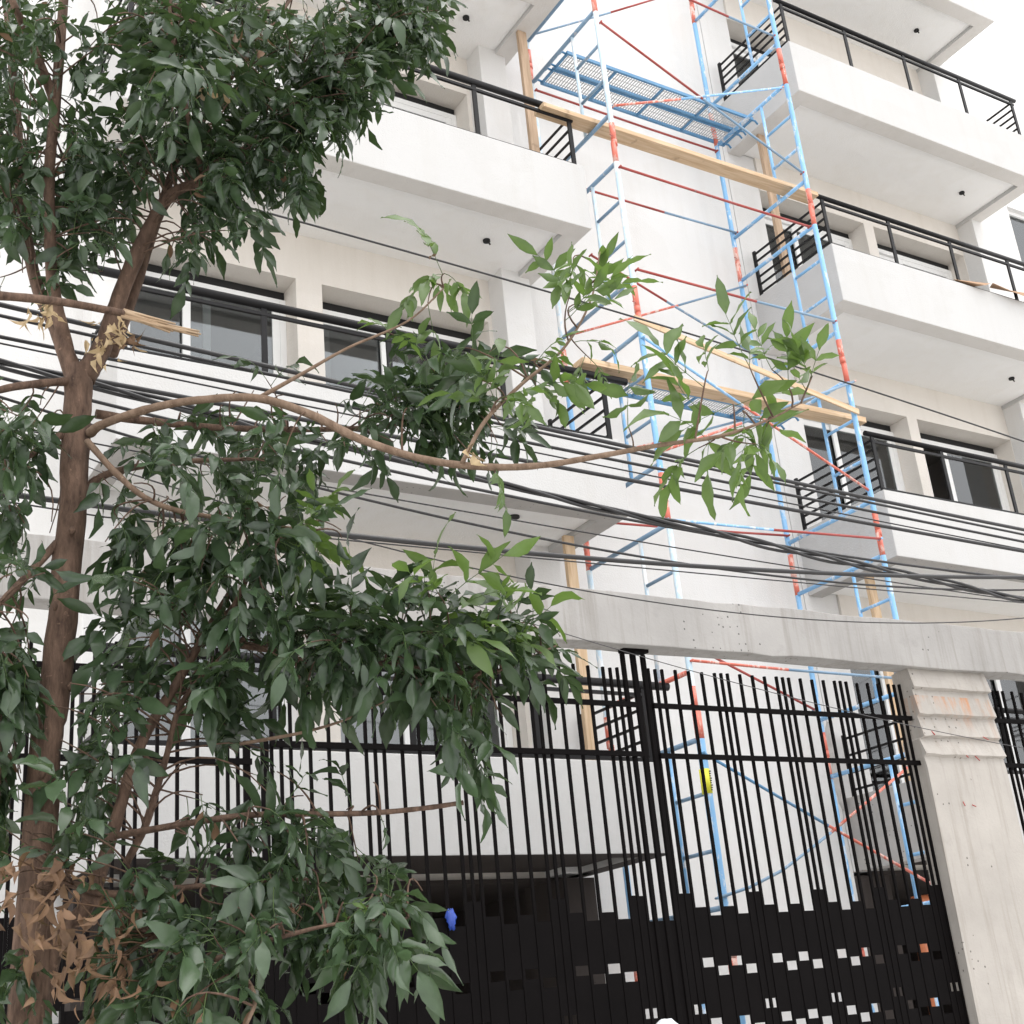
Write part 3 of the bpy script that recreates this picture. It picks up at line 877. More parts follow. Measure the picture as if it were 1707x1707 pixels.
# ------------------------------------------------------------------ tree
def cat(pts, n=6):
    P = [np.array(p, float) for p in pts]
    P = [2 * P[0] - P[1]] + P + [2 * P[-1] - P[-2]]
    out = []
    for i in range(1, len(P) - 2):
        for k in range(n):
            t = k / n
            out.append(0.5 * ((2 * P[i]) + (-P[i - 1] + P[i + 1]) * t + (2 * P[i - 1] - 5 * P[i] + 4 * P[i + 1] - P[i + 2]) * t * t + (-P[i - 1] + 3 * P[i] - 3 * P[i + 1] + P[i + 2]) * t ** 3))
    out.append(P[-2])
    return out
TREE = (0.70, 3.36, 0.0)
tree = thing('tree', 'leafy street tree with a slim brown trunk and a splintered broken branch', 'tree', TREE)
SK = []                       # sample points of the skeleton: (position, branch index)
BR = []
def branch(name, pts, mat='bark', n=10, label=None, wob=0.0, world_end=None):
    """pts: (u, v, Y, radius): a point of the picture at real depth Y, as a joint of the branch"""
    J = [np.r_[atY(u, v, Y), r] for (u, v, Y, r) in pts]
    if world_end is not None: J.append(np.array(world_end))
    C_ = cat(J, 7)
    if wob:
        for i in range(1, len(C_) - 1):
            C_[i][:3] += rng.normal(0, wob, 3)
    m = MB()
    m.tube([c[:3] for c in C_], [max(c[3], 0.0015) * (1 + rng.normal(0, 0.03)) for c in C_], n)
    o = obj(name, m, MT[mat], tree, TREE, label=label)
    idx = len(BR); BR.append(o)
    for c in C_: SK.append((c[:3].copy(), idx, c[3]))
    return idx
branch('trunk', [(131, 612, 3.42, 0.038), (128, 720, 3.42, 0.0385), (116, 900, 3.40, 0.0375), (92, 1150, 3.39, 0.0385), (62, 1430, 3.38, 0.042)], n=16, world_end=(0.72, 3.37, -0.02, 0.058), wob=0.0015)
def B(*a, **k): return branch('branch', *a, **k)
b_left = B([(128, 635, 3.42, 0.030), (98, 560, 3.43, 0.021), (60, 470, 3.50, 0.018), (38, 350, 3.55, 0.017), (28, 200, 3.6, 0.015), (12, 0, 3.65, 0.015), (0, -120, 3.7, 0.01)])
b_mid = B([(112, 585, 3.43, 0.020), (88, 470, 3.38, 0.018), (82, 300, 3.34, 0.0165), (92, 180, 3.30, 0.0155), (106, 0, 3.26, 0.014), (112, -110, 3.25, 0.012)])
b_mid2 = B([(92, 170, 3.30, 0.016), (60, 90, 3.26, 0.013), (20, 0, 3.2, 0.010), (-10, -70, 3.2, 0.006)])
b_right = B([(138, 630, 3.42, 0.036), (172, 575, 3.40, 0.027), (205, 480, 3.36, 0.024), (245, 390, 3.32, 0.022), (285, 325, 3.3, 0.017), (345, 295, 3.26, 0.013), (430, 230, 3.2, 0.011), (520, 150, 3.16, 0.008), (640, 70, 3.1, 0.005), (720, 30, 3.06, 0.003)])
b_right2 = B([(186, 590, 3.44, 0.020), (225, 480, 3.46, 0.018), (252, 395, 3.48, 0.016), (300, 260, 3.5, 0.013), (370, 150, 3.5, 0.010), (470, 20, 3.5, 0.006), (520, -60, 3.5, 0.003)])
b_right3 = B([(340, 300, 3.27, 0.009), (310, 180, 3.1, 0.008), (290, 80, 3.0, 0.006), (280, -20, 2.95, 0.004)])
b_long = B([(150, 722, 3.38, 0.015), (172, 707, 3.32, 0.0125), (250, 681, 3.2, 0.0115), (330, 667, 3.1, 0.011), (430, 664, 3.0, 0.0112), (520, 692, 2.9, 0.0115), (600, 732, 2.82, 0.011), (700, 764, 2.74, 0.010), (800, 778, 2.67, 0.0095), (900, 776, 2.6, 0.0085), (1000, 760, 2.54, 0.0075), (1100, 742, 2.48, 0.006), (1200, 727, 2.42, 0.005), (1280, 700, 2.38, 0.0035), (1335, 672, 2.35, 0.002)], mat='paletwig', label='long pale bare branch sweeping to the right')
b_tw1 = B([(430, 664, 3.0, 0.007), (500, 625, 2.95, 0.005), (580, 580, 2.9, 0.004), (680, 535, 2.85, 0.003), (740, 480, 2.85, 0.002)], mat='paletwig')
b_tw2 = B([(770, 772, 2.68, 0.006), (810, 700, 2.7, 0.0055), (870, 640, 2.7, 0.005), (940, 580, 2.7, 0.004), (985, 500, 2.7, 0.003), (1000, 420, 2.7, 0.002)], mat='paletwig')
b_m = B([(160, 690, 3.45, 0.014), (230, 700, 3.45, 0.012), (350, 712, 3.42, 0.010), (480, 716, 3.38, 0.009), (620, 712, 3.32, 0.007), (760, 690, 3.25, 0.004), (820, 660, 3.2, 0.002)])
b_dn = B([(145, 735, 3.36, 0.010), (190, 785, 3.3, 0.009), (240, 828, 3.24, 0.008), (300, 852, 3.2, 0.007), (400, 868, 3.15, 0.005), (520, 885, 3.1, 0.003)], mat='paletwig')
b_dn2 = B([(120, 840, 3.4, 0.011), (180, 790, 3.4, 0.010), (300, 770, 3.36, 0.008), (440, 765, 3.3, 0.004)])
b_l1 = B([(125, 635, 3.42, 0.013), (60, 640, 3.36, 0.011), (0, 650, 3.3, 0.010), (-90, 680, 3.2, 0.006)])
b_l2 = B([(120, 712, 3.42, 0.012), (60, 752, 3.4, 0.010), (0, 790, 3.35, 0.008), (-80, 830, 3.3, 0.005)])
b_l3 = B([(95, 905, 3.4, 0.011), (40, 965, 3.36, 0.010), (0, 1005, 3.3, 0.008), (-60, 1060, 3.3, 0.005)])
b_stem = B([(385, 985, 3.25, 0.008), (352, 1040, 3.28, 0.010), (300, 1130, 3.30, 0.012), (235, 1240, 3.32, 0.014), (190, 1380, 3.34, 0.016), (150, 1500, 3.36, 0.019), (75, 1640, 3.38, 0.024)], world_end=(0.80, 3.45, 1.2, 0.03))
b_stem2 = B([(352, 1040, 3.28, 0.010), (390, 1010, 3.2, 0.008), (430, 930, 3.1, 0.006), (500, 880, 3.0, 0.003)])
b_s3 = B([(210, 1440, 3.36, 0.010), (245, 1370, 3.34, 0.009), (275, 1270, 3.34, 0.008), (310, 1160, 3.3, 0.007), (420, 1050, 3.2, 0.006)])
b_low = B([(185, 1395, 3.34, 0.009), (240, 1385, 3.28, 0.0085), (330, 1370, 3.2, 0.0080), (430, 1358, 3.12, 0.0075), (600, 1356, 3.02, 0.0068), (700, 1348, 2.96, 0.0062), (772, 1338, 2.93, 0.006)])
b_mid_r = B([(330, 1065, 3.3, 0.009), (430, 1080, 3.2, 0.009), (560, 1095, 3.1, 0.009), (700, 1115, 3.0, 0.007), (820, 1120, 2.95, 0.005), (930, 1075, 2.9, 0.002)])
b_red = B([(400, 1240, 3.2, 0.005), (500, 1222, 3.1, 0.004), (575, 1200, 3.05, 0.003), (640, 1170, 3.0, 0.002)], mat='paletwig')
b_b1 = B([(80, 1460, 3.38, 0.012), (180, 1490, 3.3, 0.010), (280, 1482, 3.2, 0.008), (385, 1472, 3.15, 0.005), (520, 1465, 3.05, 0.003)])
b_b2 = B([(140, 1490, 3.36, 0.012), (230, 1540, 3.2, 0.010), (330, 1600, 3.05, 0.008), (440, 1570, 2.95, 0.006), (560, 1540, 2.9, 0.004), (680, 1530, 2.86, 0.002)])
b_b3 = B([(330, 1600, 3.05, 0.007), (400, 1625, 2.95, 0.006), (425, 1665, 2.9, 0.005), (410, 1710, 2.88, 0.004)], mat='paletwig')
branch('broken_branch', [(-120, 485, 2.95, 0.012), (0, 493, 3.0, 0.0115), (100, 503, 3.05, 0.011), (205, 522, 3.1, 0.010)], n=10, label='broken branch with a pale splintered end')
m = MB()
for k in range(16):
    o0 = rng.normal(0, 3, 2); o1 = rng.normal(0, 9, 2); L = rng.uniform(0.55, 1.0)
    pts = []
    for (u, v) in ((203, 522), (245, 535), (285, 547), (330, 558), (366, 566)):
        f = (u - 203) / 163
        if f > L: break
        q = atY(u + o0[0] * (1 - f) + o1[0] * f * 0.5, v + o0[1] * (1 - f) + o1[1] * f * 0.75, 3.1 + rng.normal(0, 0.004))
        pts.append(q)
    m.tube(pts, [0.0045 * (1 - 0.55 * i / len(pts)) for i in range(len(pts))], 5)
obj('splintered_end', m, MT['splinter'], BR[-1], TREE)
for (u, v, Y, r) in ((118, 1145, 3.335, 0.012), (120, 885, 3.35, 0.011), (70, 1290, 3.33, 0.010), (92, 1010, 3.34, 0.007)):
    c = atY(u, v, Y); obj('knot', MB().tube([c - [0, 0, 0.012], c, c + [0, 0, 0.012]], [0.004, r, 0.004], 8), MT['bark'], tree, TREE)

SKP = np.array([s[0] for s in SK]); SKI = np.array([s[1] for s in SK]); SKR = np.array([s[2] for s in SK])

# ---- leaves: pinnate leaves of five to seven pointed leaflets that hang from thin twigs
def px(P):
    q = RC @ (np.asarray(P) - EYE)
    return q[0] / q[2] * FPX + 853.5, q[1] / q[2] * FPX + 853.5
# the trunk and the bigger limbs stay in view: few leaves hang in front of them
KEEP = [([(131, 600), (128, 720), (113, 900), (95, 1150), (60, 1430)], 38, 0.92), ([(133, 615), (98, 560), (60, 470), (38, 350), (28, 200)], 14, 0.3),
        ([(112, 585), (88, 470), (82, 300), (92, 180), (106, 0)], 16, 0.5), ([(138, 630), (172, 575), (205, 480), (245, 390), (285, 325)], 30, 0.85),
        ([(150, 722), (250, 681), (330, 667), (430, 664), (520, 692), (600, 732), (700, 764), (800, 778), (900, 776), (1000, 760), (1100, 742)], 16, 0.8),
        ([(385, 985), (300, 1130), (235, 1240), (190, 1380)], 22, 0.6), ([(185, 1395), (330, 1370), (430, 1358), (600, 1356), (772, 1338)], 20, 0.8),
        ([(0, 493), (100, 503), (205, 522), (366, 566)], 30, 0.95), ([(190, 785), (240, 828), (300, 852)], 14, 0.7)]
# openings of the crown through which the house, the gate and the cables show
HOLES = [(105, 1540, 85, 85, .6), (255, 1310, 70, 75, .8), (370, 1340, 50, 60, .8), (300, 590, 120, 60, .85), (350, 520, 60, 60, .8), (60, 610, 80, 60, .7), (640, 900, 90, 80, .9), (650, 1290, 70, 40, .85),
         (530, 1260, 50, 40, .7), (760, 1500, 40, 120, .9), (480, 1540, 40, 30, .5), (330, 1530, 40, 40, .5), (440, 1160, 30, 30, .5), (470, 820, 30, 30, .5), (150, 960, 25, 40, .5), (600, 1180, 40, 25, .5), (280, 1210, 60, 25, .5), (420, 930, 40, 25, .4), (170, 40, 40, 40, .6), (60, 160, 25, 40, .5), (350, 215, 40, 25, .5), (30, 600, 60, 60, .6), (200, 670, 60, 30, .7), (330, 1070, 40, 30, .4), (580, 960, 60, 30, .7),
         (30, 1050, 40, 25, .4), (200, 740, 40, 40, .5), (870, 1230, 50, 60, .9), (560, 800, 60, 30, .6), (190, 1200, 30, 50, .5)]
def blocked(P):
    u, v = px(P)
    for pl, wd, pr in KEEP:
        for (a, b), (c, d) in zip(pl[:-1], pl[1:]):
            L2 = (c - a) ** 2 + (d - b) ** 2
            t = min(1, max(0, ((u - a) * (c - a) + (v - b) * (d - b)) / L2))
            if (u - a - t * (c - a)) ** 2 + (v - b - t * (d - b)) ** 2 < wd * wd:
                return rng.random() < pr
    for (a, b, ru, rv, pr) in HOLES:
        if ((u - a) / ru) ** 2 + ((v - b) / rv) ** 2 < 1: return rng.random() < pr
    return False
class Leaves:
    def __init__(s): s.v = []; s.f = []; s.t = []; s.m = []
ST_ = np.array([0.0, 0.10, 0.28, 0.50, 0.72, 0.88, 1.0]); WD_ = np.array([0.03, 0.36, 0.88, 1.0, 0.70, 0.30, 0.0])
def nrm(a):
    return a / (np.linalg.norm(a) + 1e-9)
def leaflet(Lv, base, d, nv, L, W, tint, mi, curl=0.2, fold=0.25, twist=0.0):
    d = nrm(d); side = nrm(np.cross(d, nv)); nn = nrm(np.cross(side, d))
    b = len(Lv.v)
    for i, (t, w) in enumerate(zip(ST_, WD_)):
        c = base + d * (L * t * (1 - 0.12 * curl * t)) - nn * (curl * L * t * t * 0.6) 
        a = twist * t
        sd = side * math.cos(a) + nn * math.sin(a)
        hw = W * 0.5 * w
        wv = 0.10 * W * math.sin(i * 2.3 + tint * 20)
        Lv.v += [c + sd * hw + nn * (fold * hw + wv), c, c - sd * hw + nn * (fold * hw - wv)]
    for i in range(len(ST_) - 1):
        k = b + i * 3
        Lv.f += [(k, k + 1, k + 4, k + 3), (k + 1, k + 2, k + 5, k + 4)]
    Lv.t += [tint, tint + 0.45, tint - 0.05] * len(ST_); Lv.m += [mi] * (2 * (len(ST_) - 1))
DOWN = np.array([0, 0, -1.0])
def stalk(Lv, pts, r, mi, tint):
    b = len(Lv.v); n = len(pts)
    for i, p in enumerate(pts):
        d = nrm(pts[min(i + 1, n - 1)] - pts[max(i - 1, 0)])
        a = nrm(np.cross(d, np.array([0.31, 0.2, 0.93]))); c = np.cross(a, d)
        rr = r * (1 - 0.5 * i / n)
        for k in range(3):
            t = 2.094 * k
            Lv.v.append(p + a * rr * math.cos(t) + c * rr * math.sin(t))
    for i in range(n - 1):
        for k in range(3):
            k2 = (k + 1) % 3
            Lv.f.append((b + i * 3 + k, b + i * 3 + k2, b + i * 3 + 3 + k2, b + i * 3 + 3 + k)); Lv.m.append(mi)
    Lv.t += [tint] * (3 * n)
def compound(Lv, base, d0, size, mi, droop, tintc, pairs=None):
    """one pinnate leaf"""
    if blocked(base) or blocked(base + nrm(d0) * size + DOWN * size * 0.6) or blocked(base + nrm(d0) * size * 1.3 + DOWN * size * 1.6): return
    droop = droop * rng.uniform(0.3, 1.25)
    size = size * min(1.28, max(0.6, math.exp(rng.normal(0, 0.24))))
    pairs = pairs if pairs is not None else int(rng.choice([2, 2, 3, 3]))
    RL = size * rng.uniform(0.8, 1.2) * (0.75 + 0.22 * pairs)
    d = nrm(d0); pts = [base]; n = 5
    for i in range(n):
        d = nrm(d + DOWN * droop * 0.22 + rng.normal(0, 0.06, 3))
        pts.append(pts[-1] + d * RL / n)
    pts = np.array(pts)
    stalk(Lv, pts, 0.0014, 3, 0.5)
    up = np.array([0, 0, 1.0]) + rng.normal(0, 0.55, 3)
    side = nrm(np.cross(d, up))
    for k in range(pairs):
        t = 0.38 + 0.56 * k / max(pairs - 0.4, 1)
        f = t * n; i0 = min(int(f), n - 1); p = pts[i0] + (pts[i0 + 1] - pts[i0]) * (f - i0)
        dl = nrm(pts[i0 + 1] - pts[i0])
        sd = nrm(np.cross(dl, up))
        for sg in (-1, 1):
            if rng.random() < 0.06: continue
            dd = nrm(dl * rng.uniform(0.35, 0.9) + sd * sg * rng.uniform(0.7, 1.0) + DOWN * droop * rng.uniform(0.0, 0.75) + rng.normal(0, 0.16, 3))
            nv = nrm(np.cross(sd * sg, dd) * 0.3 + up * 0.8 + rng.normal(0, 0.5, 3))
            L = size * rng.uniform(0.72, 1.12) * (0.8 + 0.2 * k / pairs)
            leaflet(Lv, p, dd, nv, L, L * rng.uniform(0.27, 0.37) * (0.88 if size < 0.075 else 1.12), np.clip(tintc + rng.normal(0, 0.2), 0, 1), 2 if rng.random() < 0.005 else mi, rng.uniform(0.0, 0.9), rng.uniform(0.05, 0.7), rng.normal(0, 0.6))
    dd = nrm(d + DOWN * droop * 0.35 + rng.normal(0, 0.1, 3))
    L = size * rng.uniform(0.95, 1.25)
    leaflet(Lv, pts[-1], dd, nrm(up + rng.normal(0, 0.25, 3)), L, L * rng.uniform(0.27, 0.39), np.clip(tintc + rng.normal(0, 0.18), 0, 1), mi, rng.uniform(0.0, 0.8), rng.uniform(0.05, 0.6), rng.normal(0, 0.5))

LV = {}
def lv(bi):
    return LV.setdefault(bi, Leaves())
TW = {}
def clump(bi, u, v, ru, rv, Y, dy, ntw, nlf, size=0.095, mi=0, droop=1.0, out=None, reach=None):
    """leafy twigs that start on a branch and end inside a lobe of the crown"""
    Lv = lv(bi); tw = TW.setdefault(bi, MB())
    sel = SKP[SKI == bi]
    cen = atY(u, v, Y)
    ntw = max(1, int(round(ntw * (1 if mi == 1 else 1.22 if v < 480 else 0.55 if (760 < v < 1010 and u < 480) else 0.68 if v < 1430 else 0.46))))
    for _ in range(ntw):
        while True:
            a, b_ = rng.uniform(-1, 1, 2)
            if a * a + b_ * b_ <= 1: break
        end = atY(u + a * ru, v + b_ * rv, Y + rng.uniform(-dy, dy))
        dist = np.linalg.norm(sel - end, axis=1)
        st = sel[int(np.argmin(dist + rng.uniform(0, 0.10, len(dist))))]
        span = end - st; Ls = np.linalg.norm(span)
        # a twig leaves the branch, rises a little and bends over
        midp = st + span * 0.5 + np.array([0, 0, 0.10 * Ls + 0.02]) + rng.normal(0, 0.03, 3)
        n = 7
        pts = [(1 - t) ** 2 * st + 2 * t * (1 - t) * midp + t * t * end for t in np.linspace(0, 1, n)]
        tw.tube(pts, [0.0032 * (1 - 0.6 * i / n) for i in range(n)], 5, 0, False)
        tc = np.clip(rng.normal(0.45, 0.30), 0, 1)
        for q in range(nlf):
            t = 1.0 if q == 0 else rng.uniform(max(0.2, 1 - 0.34 / max(Ls, 0.05)), 1.0)
            f = t * (n - 1); i0 = min(int(f), n - 2); p = pts[i0] + (pts[i0 + 1] - pts[i0]) * (f - i0)
            dl = nrm(pts[i0 + 1] - pts[i0])
            if q == 0: d0 = dl + rng.normal(0, 0.25, 3)
            else:
                ph = rng.uniform(0, 2 * math.pi); a1 = nrm(np.cross(dl, np.array([0.1, 0.2, 1]))); a2 = np.cross(a1, dl)
                d0 = dl * 0.35 + (a1 * math.cos(ph) + a2 * math.sin(ph)) * 0.9 + np.array([0, -0.15, 0.12])
            compound(Lv, p, d0, size, mi, droop, tc)

C = clump
# upper crown
U = 0.070
C(b_mid, 40, 60, 80, 80, 3.35, .35, 10, 5, U)
C(b_mid, 140, 60, 70, 70, 3.2, .35, 6, 5, U)
C(b_left, 25, 240, 60, 110, 3.5, .3, 15, 5, U)
C(b_left, 20, 120, 50, 60, 3.5, .3, 6, 5, U)
C(b_left, 20, 350, 40, 60, 3.4, .2, 7, 5, U)
C(b_left, 40, 420, 70, 70, 3.5, .25, 10, 5, U)
C(b_mid, 120, 260, 80, 90, 3.35, .25, 12, 5, U)
C(b_mid, 150, 400, 90, 60, 3.4, .25, 10, 5, U)
C(b_right3, 230, 70, 90, 70, 3.0, .25, 10, 5, U * 1.1)
C(b_right3, 340, 50, 90, 60, 3.1, .3, 10, 5, U * 1.1)
C(b_right3, 290, 150, 70, 50, 2.8, .12, 4, 4, U * 1.35)
C(b_right3, 330, 170, 90, 60, 3.2, .25, 9, 5, U)
C(b_right2, 440, 60, 100, 70, 3.45, .25, 15, 5, U)
C(b_right2, 400, 170, 90, 60, 3.45, .25, 11, 5, U)
C(b_right, 560, 60, 110, 65, 3.15, .3, 18, 5, U)
C(b_right, 660, 50, 70, 60, 3.08, .25, 13, 5, U)
C(b_right, 700, 20, 50, 50, 3.05, .2, 8, 5, U)
C(b_right, 590, 120, 80, 50, 3.12, .25, 11, 5, U)
C(b_right, 500, 190, 80, 50, 3.18, .25, 13, 5, U)
C(b_right, 430, 270, 70, 60, 3.2, .22, 11, 5, U)
C(b_right, 380, 340, 60, 60, 3.25, .22, 10, 5, U)
C(b_right, 330, 400, 50, 50, 3.3, .2, 7, 5, U)
C(b_right, 480, 270, 50, 40, 3.16, .15, 6, 4, U)
C(b_right, 240, 230, 80, 70, 3.3, .25, 12, 5, U)
C(b_right2, 280, 310, 60, 60, 3.45, .2, 8, 5, U)
C(b_right2, 190, 330, 60, 90, 3.45, .25, 9, 5, U)
C(b_right, 620, 10, 100, 40, 3.2, .3, 10, 5, U)
C(b_right2, 300, -10, 200, 40, 3.3, .3, 10, 5, U)
# the dense cluster on the middle branch and the long pale branch
M_ = 0.084
C(b_m, 700, 690, 100, 55, 3.25, .18, 22, 5, M_)
C(b_m, 790, 700, 55, 60, 3.2, .15, 12, 5, M_)
C(b_m, 600, 730, 90, 45, 3.3, .18, 12, 5, M_)
C(b_m, 520, 690, 80, 45, 3.35, .18, 10, 5, M_)
C(b_m, 400, 650, 70, 40, 3.4, .15, 8, 4, M_)
C(b_m, 690, 630, 90, 35, 3.2, .15, 9, 4, M_, 0, 0.7)
C(b_m, 300, 740, 90, 40, 3.4, .18, 8, 4, M_)
C(b_tw1, 735, 490, 40, 50, 2.85, .08, 2, 3, 0.095, 1, 0.9)
C(b_tw1, 700, 560, 45, 25, 2.85, .08, 1, 2, 0.08, 1, 0.9)
C(b_tw2, 960, 470, 50, 60, 2.7, .08, 4, 3, 0.088, 1, -0.2)
C(b_tw2, 950, 600, 45, 40, 2.7, .08, 2, 3, 0.080, 1, 0.7)
C(b_tw2, 790, 605, 60, 30, 2.75, .10, 4, 3, 0.095, 0, 0.6)
C(b_tw2, 850, 640, 50, 40, 2.72, .10, 3, 3, 0.090, 1, 0.8)
C(b_long, 1200, 620, 30, 25, 2.42, .06, 1, 3, 0.105, 1, -0.3)
C(b_long, 1265, 610, 30, 20, 2.38, .06, 2, 2, 0.110, 1, -0.7)
C(b_long, 1225, 685, 40, 20, 2.40, .06, 2, 2, 0.10, 1, 0.3)
C(b_long, 1275, 735, 30, 25, 2.38, .06, 2, 2, 0.10, 1, 0.9)
C(b_long, 1170, 730, 40, 25, 2.44, .06, 1, 3, 0.115, 1, 1.1)
C(b_long, 1355, 640, 20, 20, 2.35, .05, 1, 3, 0.100, 1, -0.3)
C(b_long, 1040, 690, 20, 20, 2.52, .05, 1, 3, 0.085, 1, 1.2)
C(b_long, 830, 800, 18, 18, 2.66, .03, 1, 2, 0.07, 1, 1.2)
C(b_long, 690, 690, 30, 20, 2.74, .05, 1, 3, 0.085, 1, 0.9)
C(b_long, 470, 760, 35, 30, 2.95, .05, 2, 3, 0.10, 0, 1.1)
# left edge and lower crown
K = 0.088
C(b_l2, 45, 720, 60, 60, 3.35, .2, 8, 4, K)
C(b_l2, 30, 830, 50, 60, 3.35, .2, 8, 4, K)
C(b_l3, 30, 950, 50, 60, 3.3, .2, 8, 4, K)
C(b_l1, 10, 690, 40, 40, 3.25, .15, 4, 4, K * 1.1)
C(b_l3, 30, 1060, 40, 50, 3.3, .2, 4, 4, K)
C(b_dn2, 240, 790, 90, 40, 3.36, .2, 10, 4, K)
C(b_dn2, 400, 770, 90, 50, 3.3, .2, 11, 4, K)
C(b_dn, 230, 860, 80, 60, 3.25, .2, 11, 4, K)
C(b_dn, 340, 890, 90, 60, 3.18, .2, 14, 4, K)
C(b_dn, 450, 880, 80, 60, 3.12, .18, 11, 4, K)
C(b_dn, 530, 900, 45, 45, 3.05, .12, 5, 4, K * 1.05, 1, 1.2)
C(b_dn, 280, 960, 90, 50, 3.2, .2, 9, 4, K)
C(b_stem2, 430, 980, 90, 60, 3.15, .2, 13, 4, K)
C(b_stem, 210, 1010, 70, 60, 3.3, .2, 7, 4, K)
C(b_stem, 300, 1060, 90, 60, 3.3, .2, 11, 4, K)
C(b_s3, 240, 1140, 80, 60, 3.3, .2, 10, 4, K)
C(b_s3, 350, 1160, 70, 60, 3.25, .2, 10, 4, K)
C(b_s3, 430, 1120, 80, 60, 3.2, .2, 11, 4, K)
C(b_mid_r, 530, 1050, 90, 55, 3.1, .2, 15, 4, K)
C(b_mid_r, 640, 1040, 90, 50, 3.05, .2, 14, 4, K)
C(b_mid_r, 760, 1060, 80, 45, 3.0, .2, 13, 4, K)
C(b_mid_r, 860, 1080, 60, 45, 2.92, .12, 9, 4, K)
C(b_mid_r, 690, 1140, 100, 60, 3.05, .2, 15, 4, K, 0, 1.3)
C(b_mid_r, 790, 1170, 65, 70, 2.95, .15, 14, 4, K, 0, 1.4)
C(b_mid_r, 560, 1130, 80, 50, 3.15, .2, 9, 4, K)
C(b_mid_r, 770, 1240, 50, 45, 2.98, .12, 5, 4, K, 0, 1.4)
C(b_mid_r, 745, 985, 40, 30, 2.85, .06, 2, 4, 0.10, 1, 0.3)
C(b_mid_r, 830, 1020, 40, 30, 2.9, .06, 3, 4, 0.09, 1, 0.5)
C(b_mid_r, 690, 980, 40, 30, 3.0, .06, 3, 3, 0.09, 0, 0.5)
C(b_s3, 130, 1180, 70, 70, 3.25, .15, 9, 4, K)
C(b_l3, 40, 1150, 60, 60, 3.3, .15, 7, 4, K)
C(b_s3, 160, 1280, 50, 50, 3.25, .15, 6, 4, K)
C(b_s3, 60, 1290, 70, 60, 3.5, .1, 12, 4, K)
C(b_l3, 15, 1200, 45, 80, 3.4, .15, 16, 5, K)
C(b_l3, 5, 1330, 40, 70, 3.45, .1, 14, 5, K)
C(b_s3, 150, 1230, 40, 60, 3.45, .1, 6, 4, K)
C(b_b1, 60, 1420, 60, 35, 3.15, .1, 9, 4, K)
C(b_l2, 60, 900, 40, 60, 3.5, .12, 6, 4, K)
C(b_l1, 60, 700, 40, 40, 3.5, .12, 5, 4, K)
C(b_s3, 290, 1290, 70, 50, 3.25, .15, 9, 4, K)
C(b_s3, 420, 1270, 50, 60, 3.2, .15, 9, 4, K)
C(b_low, 500, 1320, 70, 45, 3.08, .15, 8, 4, K)
C(b_low, 610, 1330, 50, 40, 3.0, .1, 5, 4, K * 0.9)
C(b_low, 440, 1400, 90, 45, 3.1, .15, 10, 4, K)
C(b_low, 300, 1400, 60, 40, 3.2, .12, 5, 4, K)
C(b_low, 540, 1420, 70, 40, 3.05, .12, 8, 4, K)
C(b_b1, 130, 1400, 70, 40, 3.2, .12, 6, 4, K * 1.05)
C(b_b1, 240, 1480, 90, 50, 3.2, .15, 10, 4, K)
C(b_b1, 370, 1470, 80, 45, 3.15, .15, 11, 4, K)
C(b_b1, 480, 1470, 70, 45, 3.05, .12, 10, 4, K)
C(b_b2, 580, 1490, 70, 45, 2.95, .12, 10, 4, K, 0, 1.4)
C(b_b2, 680, 1500, 45, 50, 2.88, .1, 8, 4, K, 0, 1.5)
C(b_b2, 640, 1570, 70, 50, 2.88, .1, 10, 4, K, 0, 1.6)
C(b_b2, 520, 1560, 70, 50, 2.95, .12, 9, 4, K)
C(b_b2, 400, 1560, 80, 50, 3.0, .15, 10, 4, K)
C(b_b2, 260, 1560, 70, 60, 3.1, .15, 9, 4, K)
C(b_b3, 380, 1670, 80, 35, 2.9, .1, 8, 4, K * 1.05, 0, 0.9)
C(b_b3, 300, 1640, 60, 40, 2.95, .1, 6, 4, K)
C(b_b2, 560, 1500, 25, 25, 2.88, .03, 1, 2, 0.07, 1, 1.2)
C(b_b1, 25, 1430, 50, 60, 3.2, .1, 6, 4, K)
C(b_b1, 25, 1530, 35, 40, 3.1, .08, 3, 4, K * 1.15)
C(b_b1, 40, 1640, 60, 50, 3.3, .1, 7, 4, K)
C(b_b1, 180, 1660, 70, 40, 3.25, .12, 6, 4, K)

def finish(Lv, name, mats, parent, label=None):
    me = bpy.data.meshes.new(name)
    V = np.array(Lv.v) - np.array(TREE)
    me.from_pydata(V.tolist(), [], Lv.f)
    for mm in mats: me.materials.append(mm)
    me.polygons.foreach_set('material_index', Lv.m)
    me.polygons.foreach_set('use_smooth', [True] * len(Lv.f))
    at = me.attributes.new('tint', 'FLOAT', 'POINT'); at.data.foreach_set('value', Lv.t)
    me.update()
    o = bpy.data.objects.new(name, me); COL.objects.link(o); o.parent = parent
    if label: o['label'] = label
    return o
NLF = 0
for bi, Lv in LV.items():
    NLF += len(Lv.f)
    finish(Lv, 'leaves', [MT['leaf'], MT['young'], MT['dead'], MT['young']], BR[bi])
for bi, mm in TW.items():
    obj('twigs', mm, MT['bark'], BR[bi], TREE)
